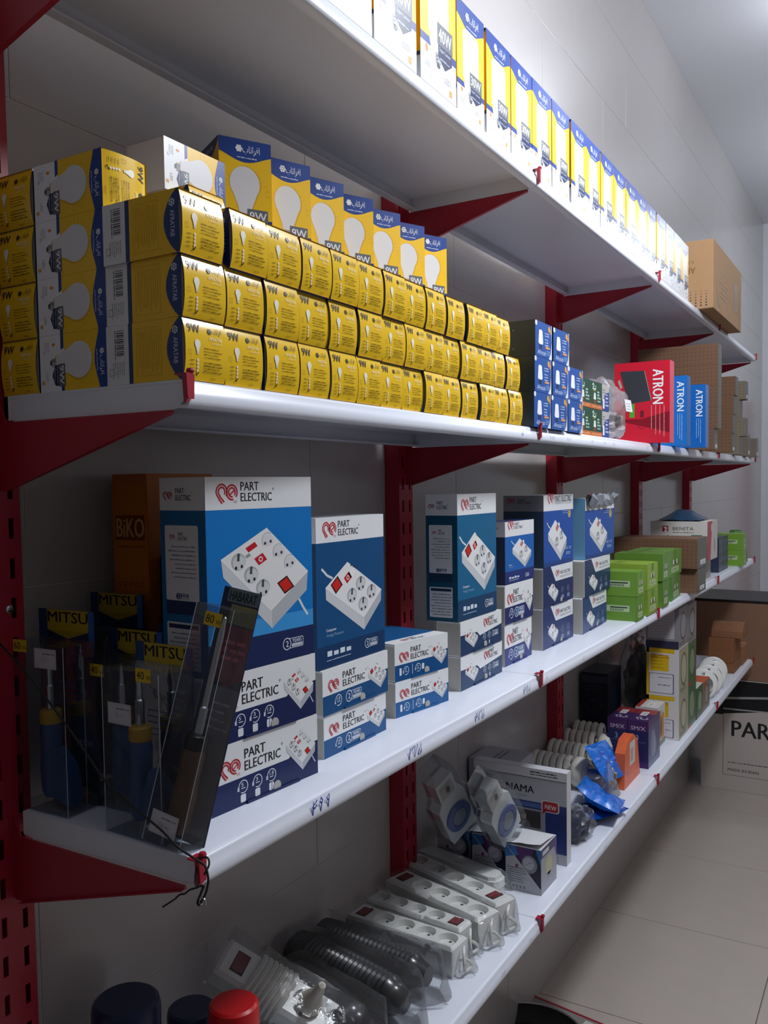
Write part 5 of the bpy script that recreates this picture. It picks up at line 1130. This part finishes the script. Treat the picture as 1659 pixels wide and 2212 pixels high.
m = MB(); packet(m, .125, .20, .018, BLUEF, 11, fold=.03); o = m.build('blue_packet', smooth=True, angle=.25)
put(o, 'creased blue packet lying at the shelf edge below the propped one', 'packet', TR(-.060, 1.63, z + .048, 6, -8, 26), 'creased blue packets')
m = MB(); packet(m, .10, .15, .014, surf('deep_blue_film', '#0b3f96', .25, noise=.2, nscale=14), 15, fold=.02); o = m.build('blue_packet', smooth=True, angle=.25)
put(o, 'darker blue packet under the other two at the shelf edge', 'packet', TR(-.060, 1.60, z + .020, -20, 0, 6), 'creased blue packets')
m = MB(); crumple(m, (0, 0, .034), (.03, .045, .034), surf('navy_connectors', '#1c2440', .4, noise=.3, nscale=60), 12, .3, 3, 3, .0006); o = m.build('connector_bag', smooth=True, angle=.5)
m = MB(); crumple(m, (0, 0, .042), (.040, .06, .046), BAG, 14, .3, 2.2, 4, .0003); m.build('clear_bag', o, smooth=True, angle=.5); put(o, 'clear bag of dark blue connectors beside the display box', 'bag', TR(-.062, 1.43, z))
m = MB(); m.tube([(0, 0, 0), (.004, .004, .018)], .0035, 8, surf('yellow_connector', '#d2a21c', .4)); o = m.build('connector', smooth=True); put(o, 'tiny yellow connector on the blue packets', 'connector', TR(-.040, 1.70, z + .078, 0, 30))
# orange packet with white label
m = MB(); m.prism([(1.853, 0), (2.03, 0), (2.0, .115), (1.955, .142), (1.90, .138), (1.86, .105)], -.020, .010, surf('orange_film', '#e2683a', .4, noise=.15, nscale=30), 'x'); o = m.build('orange_packet')
a = Art(60, 70).rect(0, 0, 60, 70, '#d3cdca', 0).rect(8, 10, 30, 40, '#c9a08e', 1).line([(8, 10), (38, 10), (38, 50), (8, 50)], 1, '#d8d0cc', 2, True); m = MB(); print_mesh(m, a, ((.010, 1.91, .055), (0, 1, 0), (0, 0, 1), (1, 0, 0))); m.build('white_label', o)
put(o, 'orange packet with white label standing by the purple boxes', 'packet', TR(-.060, -.02, z + .0006))
# purple boxes
def art_purple(W, H):
    a = Art(W, H); a.rect(0, 0, W, H, '#2b2a60', 0); a.rect(0, H * .78, W, H * .22, '#4a2a64', 1); a.rect(0, 0, W, H * .12, '#46286a', 1)
    a.text('SM', W * .14, H * .80, H * .085, '#c9bcd6', 2, w=W * .36, bold=.02); a.text('/X', W * .52, H * .80, H * .085, '#c9bcd6', 2, w=W * .34, bold=.02); a.text('3', W * .38, H * .58, H * .12, '#8fb0c8', 2); a.rect(W * .05, H * .54, W * .8, H * .012, '#4a6a9c', 2); return a
for i, (x, t) in enumerate(((-.068, 'front'), (-.134, 'rear'))):
    W, H = 64, 150; tp = Art(150, 64).rect(0, 0, 150, 64, '#3f2458', 0).rect(92, 0, 58, 64, '#8e3030', 1).rect(70, 24, 50, 22, '#d8d4d6', 2).fine(78, 36, 112, 2, 7, 3, '#77707a', 3, 4); tp.arc(34, 22, 11, 40, 330, 4, '#cfc4d6', 2); tp.line([(20, 36), (38, 48), (52, 34)], 4, '#cfc4d6', 2)
    sd = Art(150, H).rect(0, 0, 150, H, '#55587c', 0).rect(0, H * .85, 150, H * .15, '#4f3c68', 1).ell(60, 70, 30, 44, '#8486a0', 1, 14).ell(80, 60, 16, 30, '#9a9cb2', 1.3, 12).rect(0, 0, 150, 16, '#6d7090', 1)
    o = carton('lamp_carton', (.064, .15, .150), {'left': art_purple(W, H), 'front': sd, 'top': tp}, ink('#33285c')); put(o, f'purple and navy lamp carton with large figure three, {t} one of the pair', 'box', TR(x, 2.132, z), 'purple lamp cartons')
W, H = 105, 138; a = Art(W, H).rect(0, 0, W, H, '#d5d2d0', 0).rect(6, 24, 84, 84, '#cf8a2e', 1).ell(48, 62, 17, 30, '#7a4a38', 2, 14).ell(48, 90, 9, 9, '#5e4a40', 2.2, 10).rect(0, 0, W, 20, '#85857c', 1).fine(18, 118, 66, 2, 6, 3, '#6d6a70', 2, 3)
o = carton('lamp_carton', (.075, .105, .138), {'front': a, 'left': Art(75, 138).rect(0, 0, 75, 138, '#d2cfce', 0), 'top': Art(105, 75).rect(0, 0, 105, 75, '#d8d4d3', 0).rect(20, 20, 50, 24, '#eceaea', 1).fine(26, 34, 60, 2, 7, 3, '#6d6a70', 2, 4).rect(0, 60, 105, 15, '#a83a30', 1)}, ink('#d5d2d0'))
put(o, 'white lamp carton with orange window print past the purple pair', 'box', TR(-.098, 2.335, z))
# yellow and white boxes in a tall pile
def art_yel(W, H, full=True):
    a = Art(W, H); a.rect(0, 0, W, H, '#d3d1d2', 0); a.rect(0, H * .9, W * .86, H * .1, '#d8b21e', 1); a.rect(0, 0, W * .08, H, '#d8b21e', 1); a.rect(W * .12, H * .52, W * .56, H * .34, '#d9b31c', 1)
    a.fine(W * .16, H * .84, W * .8, 2, H * .045, H * .03, '#b0702c', 2, 5); a.fine(W * .18, H * .72, W * .6, 3, H * .07, H * .02, '#a8891c', 2, 6)
    a.rrect(W * .08, H * .05, W * .76, H * .42, 4, '#3c3448', 1); a.rrect(W * .095, H * .06, W * .72, H * .40, 4, '#d6d4dc', 1.4); a.fine(W * .35, H * .38, W * .76, 2, H * .16, H * .02, '#5c5964', 2, 7, .3, True); return a
def art_round(W, H, bg, ringc, top='#b9b8a8'):
    a = Art(W, H); a.rect(0, 0, W, H, bg, 0); a.ell(W * .5, H * .52, W * .34, H * .36, ringc, 1, 20); a.ell(W * .5, H * .52, W * .28, H * .30, top, 1.3, 18); a.fine(W * .1, H * .12, W * .8, 2, H * .05, H * .03, '#6d6c60', 2, 3); return a
PILE = 'pile of ceiling lamp boxes'
for k, nm in enumerate(('lower', 'upper')):
    h = .153 if k == 0 else .168; o = carton('lamp_carton', (.112, .148, h), {'left': art_yel(112, h * 1000), 'front': art_round(148, h * 1000, '#a8a68c', '#6f6f58', '#b9b79c')}, ink('#d3d1d2')); put(o, f'yellow and white ceiling lamp box, {nm} of the pile', 'box', TR(-.073, 2.480, z + k * .1535), PILE)
gl = Art(112, 145).rect(0, 0, 112, 145, '#8b8a90', 0).rect(0, 0, 112, 26, '#33334a', 1).rect(8, 34, 90, 100, '#b5b3b6', 1).fine(14, 120, 90, 10, 9, 2, '#8b8990', 2, 5)
for i, (y, nm) in enumerate(((2.478, 'nearer'), (2.630, 'farther'))):
    o = carton('lamp_carton', (.112, .148, .140), {'left': gl, 'front': art_round(148, 140, '#8c8c90', '#55555c', '#9a9aa0')}, ink('#8f8e94')); put(o, f'grey ceiling lamp box on top of the pile, {nm} one', 'box', TR(-.075, y, z + .3225 if i == 0 else z + .315), PILE)
for k, nm in enumerate(('lower', 'upper')):
    o = carton('lamp_carton', (.112, .145, .157), {'front': art_round(145, 157, '#4f6a48', '#3c5a3a', '#8a937a').rect(0, 0, 26, 157, '#2f7a3c', 1.2).rect(0, 0, 60, 12, '#a83a2c', 1.4), 'left': Art(112, 157).rect(0, 0, 112, 157, '#3f7a44', 0)}, ink('#4a6a46')); put(o, f'green ceiling lamp box behind the yellow pile, {nm} one', 'box', TR(-.075, 2.632, z + k * .1573), PILE)
o = carton('lamp_carton', (.112, .118, .120), {'front': art_round(118, 120, '#4f6a48', '#3a5a3a', '#98a088'), 'left': Art(112, 120).rect(0, 0, 112, 120, '#3f7a44', 0), 'top': Art(118, 112).rect(0, 0, 118, 112, '#c9cbc0', 0)}, ink('#4a6a46')); put(o, 'low green lamp box with pale top flap after the green pair', 'box', TR(-.073, 2.770, z))
o = carton('lamp_carton', (.112, .13, .115), {'front': art_round(130, 115, '#8b8378', '#5e564e', '#a49c90').poly([(0, 115), (0, 70), (60, 115)], '#c05a2c', 2), 'top': Art(130, 112).rect(0, 0, 130, 112, '#c2582c', 0)}, ink('#9a8c80')); put(o, 'grey lamp box with orange top, before the white ring fittings', 'box', TR(-.073, 2.905, z))
# white ring fittings standing on edge, leaning on each other
def ring_fitting(R):
    b = MB(); b.lathe([(R * .62, 0), (R, .0015), (R, .006), (R * .92, .011), (R * .62, .013), (R * .55, .040), (R * .50, .041), (R * .50, .004), (R * .62, 0)], 30, WHITEP, None, False); o = b.build('ring_fitting', smooth=True, angle=.6)
    s = MB(); s.box((-.004, R * .55, .012), (.004, R * .75, .030), STEEL); s.build('spring_clip', o); return o
rf = ring_fitting(.062)
for i, (y, x, t) in enumerate(((3.06, -.062, 24), (3.15, -.058, 26), (3.25, -.060, 30), (3.34, -.07, 34))):
    q = rf if i == 0 else dup(rf); put(q, f'white round ceiling fitting standing on edge, {ORD[i]} from the lamp boxes', 'fitting', TR(x, y, z + .0625, 28, 90 - t + 20 if 0 else 78), 'white ring fittings')
# brown parcels at the shelf end
PAR = 'brown parcels at the lowest shelf end'
for k, nm in enumerate(('lower', 'middle')): 
    o = carton('parcel', (.112, .20, .058), {'left': art_stripe(112, 58, '#8a5c3c', '#7c5032')}, surf('parcel_board', '#8a5c3c', .75, noise=.08, nscale=30)); put(o, f'small brown patterned parcel, {nm} of three by the shelf end', 'box', TR(-.082, 3.72, z + .044 + k * .0584), PAR)
o = carton('parcel', (.118, .22, .0435), {'left': art_stripe(118, 43, '#8a5c3c', '#7c5032')}, surf('parcel_board', '#8a5c3c', .75)); put(o, 'flat brown patterned parcel under the others at the shelf end', 'box', TR(-.082, 3.72, z), PAR)
m = MB(); m.prism([(-.075, 0), (.075, 0), (.08, .018), (.045, .062), (-.03, .066), (-.07, .03)], -.07, .07, surf('parcel_board', '#8a5c3c', .75), 'x'); o = m.build('parcel'); t = MB(); t.box((.0702, -.01, .01), (.0712, .0, .055), surf('packing_tape', '#a98a6a', .2)); t.build('packing_tape', o); put(o, 'topmost brown parcel with sloping taped sides at the shelf end', 'box', TR(-.062, 3.72, z + .162, 0), PAR)
o = carton('parcel', (.055, .16, .09), {}, surf('parcel_board2', '#9a6a44', .75)); put(o, 'small brown parcel alone behind the ring fittings', 'box', TR(-.045, 3.90, z), PAR)
# dark boxes and a big clear sack at the back
o = carton('dark_carton', (.09, .17, .24), {'left': Art(90, 240).rect(0, 0, 90, 240, '#1c2030', 0).rect(0, 205, 90, 25, '#353a4c', 1).arc(45, 120, 26, 0, 300, 5, '#2e3a54', 1).fine(10, 190, 80, 2, 10, 5, '#3c4258', 1, 3), 'front': Art(170, 240).rect(0, 0, 170, 240, '#1d2133', 0).ell(80, 130, 46, 60, '#27304a', 1, 14)}, ink('#1a1e2c')); put(o, 'tall dark navy carton at the back behind the spiral lamps', 'box', TR(-.275, 2.36, z))
m = MB(); crumple(m, (0, 0, .13), (.055, .13, .12), surf('dim_parts', '#4c4a44', .6, noise=.35, nscale=40), 17, .3, 2.6, 4, .0005); o = m.build('parts_sack', smooth=True, angle=.5); m = MB(); crumple(m, (0, 0, .16), (.075, .17, .17), BAGM, 19, .3, 1.7, 4, .0003); m.build('clear_film', o, smooth=True, angle=.5); put(o, 'large see-through sack of dim parts at the back of the lowest shelf', 'bag', TR(-.225, 2.72, z))
# ------------------------------------------------------------------ on the floor
W, H = 900, 585; a = Art(W, H); a.rect(0, 0, W, H, '#c6beb8', 0); a.rect(0, 400, W, H - 400, '#1d2024', 1)
a.poly([(0, 470), (W, 560), (W, 572), (0, 482)], '#a5a39f', 1.5); a.poly([(112, 390), (W, 520), (W, 480), (112, 372)], '#a5a39f', 1.6) if 0 else a.poly([(112, 428), (W, 440), (W, 446), (112, 436)], '#a5a39f', 1.6)
a.poly([(112, 400), (W, 400), (W, 520), (112, 405)], '#c6beb8', 1.2); a.line([(112, 402), (112, 82), (W - 60, 82)], 2.5, '#4a4644', 2)
a.text('PARS', 152, 290, 84, '#24252a', 2, w=232, bold=.03); a.text('MADE IN IRAN', 136, 104, 15, '#3a3b3f', 2, w=150, bold=.02); a.fine(134, 148, 500, 1, 6, 6, '#6a6664', 2, 3, 0)
o = carton('appliance_box', (.90, .50, .585), {'left': a}, surf('white_carton_board', '#c6beb8', .7, noise=.05, nscale=6), chamfer=.004); put(o, 'large white carton lettered PARS on the floor at the end of the aisle', 'box', TR(-.262 + .45, 4.1 + .25, .0008))
o = carton('shipping_carton', (1.0, .44, .418), {'left': Art(1000, 418).rect(380, 0, 4, 40, '#6d4a36', 1)}, surf('brown_carton_board', '#8c6a54', .8, noise=.06, nscale=8, bump=.1, bscale=60), chamfer=.004)
t = MB(); t.box((-.5, -.2205, .405), (.5, .2205, .4195), surf('black_edge_tape', '#1a1718', .4)); t.build('edge_tape', o); put(o, 'large brown carton with black taped rim on top of the PARS carton', 'box', TR(-.30 + .5, 4.12 + .22, .5862))
# flat carton with red edge and a dark round tray in front of the camera
m = MB(); m.box((-.37, 1.42, 0), (.30, 1.845, .012), surf('grey_sheet', '#8d8682', .6)); o = m.build('grey_sheet'); e = MB(); e.box((-.37, 1.845, .0), (.30, 1.852, .0135), RED); e.build('red_edge', o)
a = Art(120, 60).rect(0, 0, 120, 60, '#cfcbc8', 0).fine(10, 44, 100, 4, 10, 4, '#77726e', 1, 3); mm = MB(); print_mesh(mm, a, ((-.15, 1.775, .012), (1, 0, 0), (0, 1, 0), (0, 0, 1))); mm.build('paper_label', o); put(o, 'flat grey panel with a red edge lying on the floor tiles', 'panel', TR(-.368, 1.86, 0, -9) @ TR(.368, -1.86, 0))
m = MB(); m.lathe([(0, .004), (.135, .004), (.15, .03), (.156, .05), (.16, .051), (.158, .045), (.153, .028), (.138, 0), (0, 0)], 40, surf('dark_tray', '#1c1c1e', .25)); o = m.build('round_tray', smooth=True, angle=.6); r = MB(); r.tube([(.158 * math.cos(t / 40 * 6.283), .158 * math.sin(t / 40 * 6.283), .0515) for t in range(40)], .003, 6, STEEL, True); r.build('rim', o, smooth=True); put(o, 'round dark tray with a bright rim on the flat grey panel', 'tray', TR(-.250, 1.575, .0128))
# far shelving on the end wall
o = dup(up0); 
for ch in list(o.children): bpy.data.objects.remove(ch)
put(o, 'red slotted upright of other shelving on the end wall', 'upright', basis((0, -1, 0), (1, 0, 0), (0, 0, 1), (-.20, 6.9 - .335 + .0, 0)))
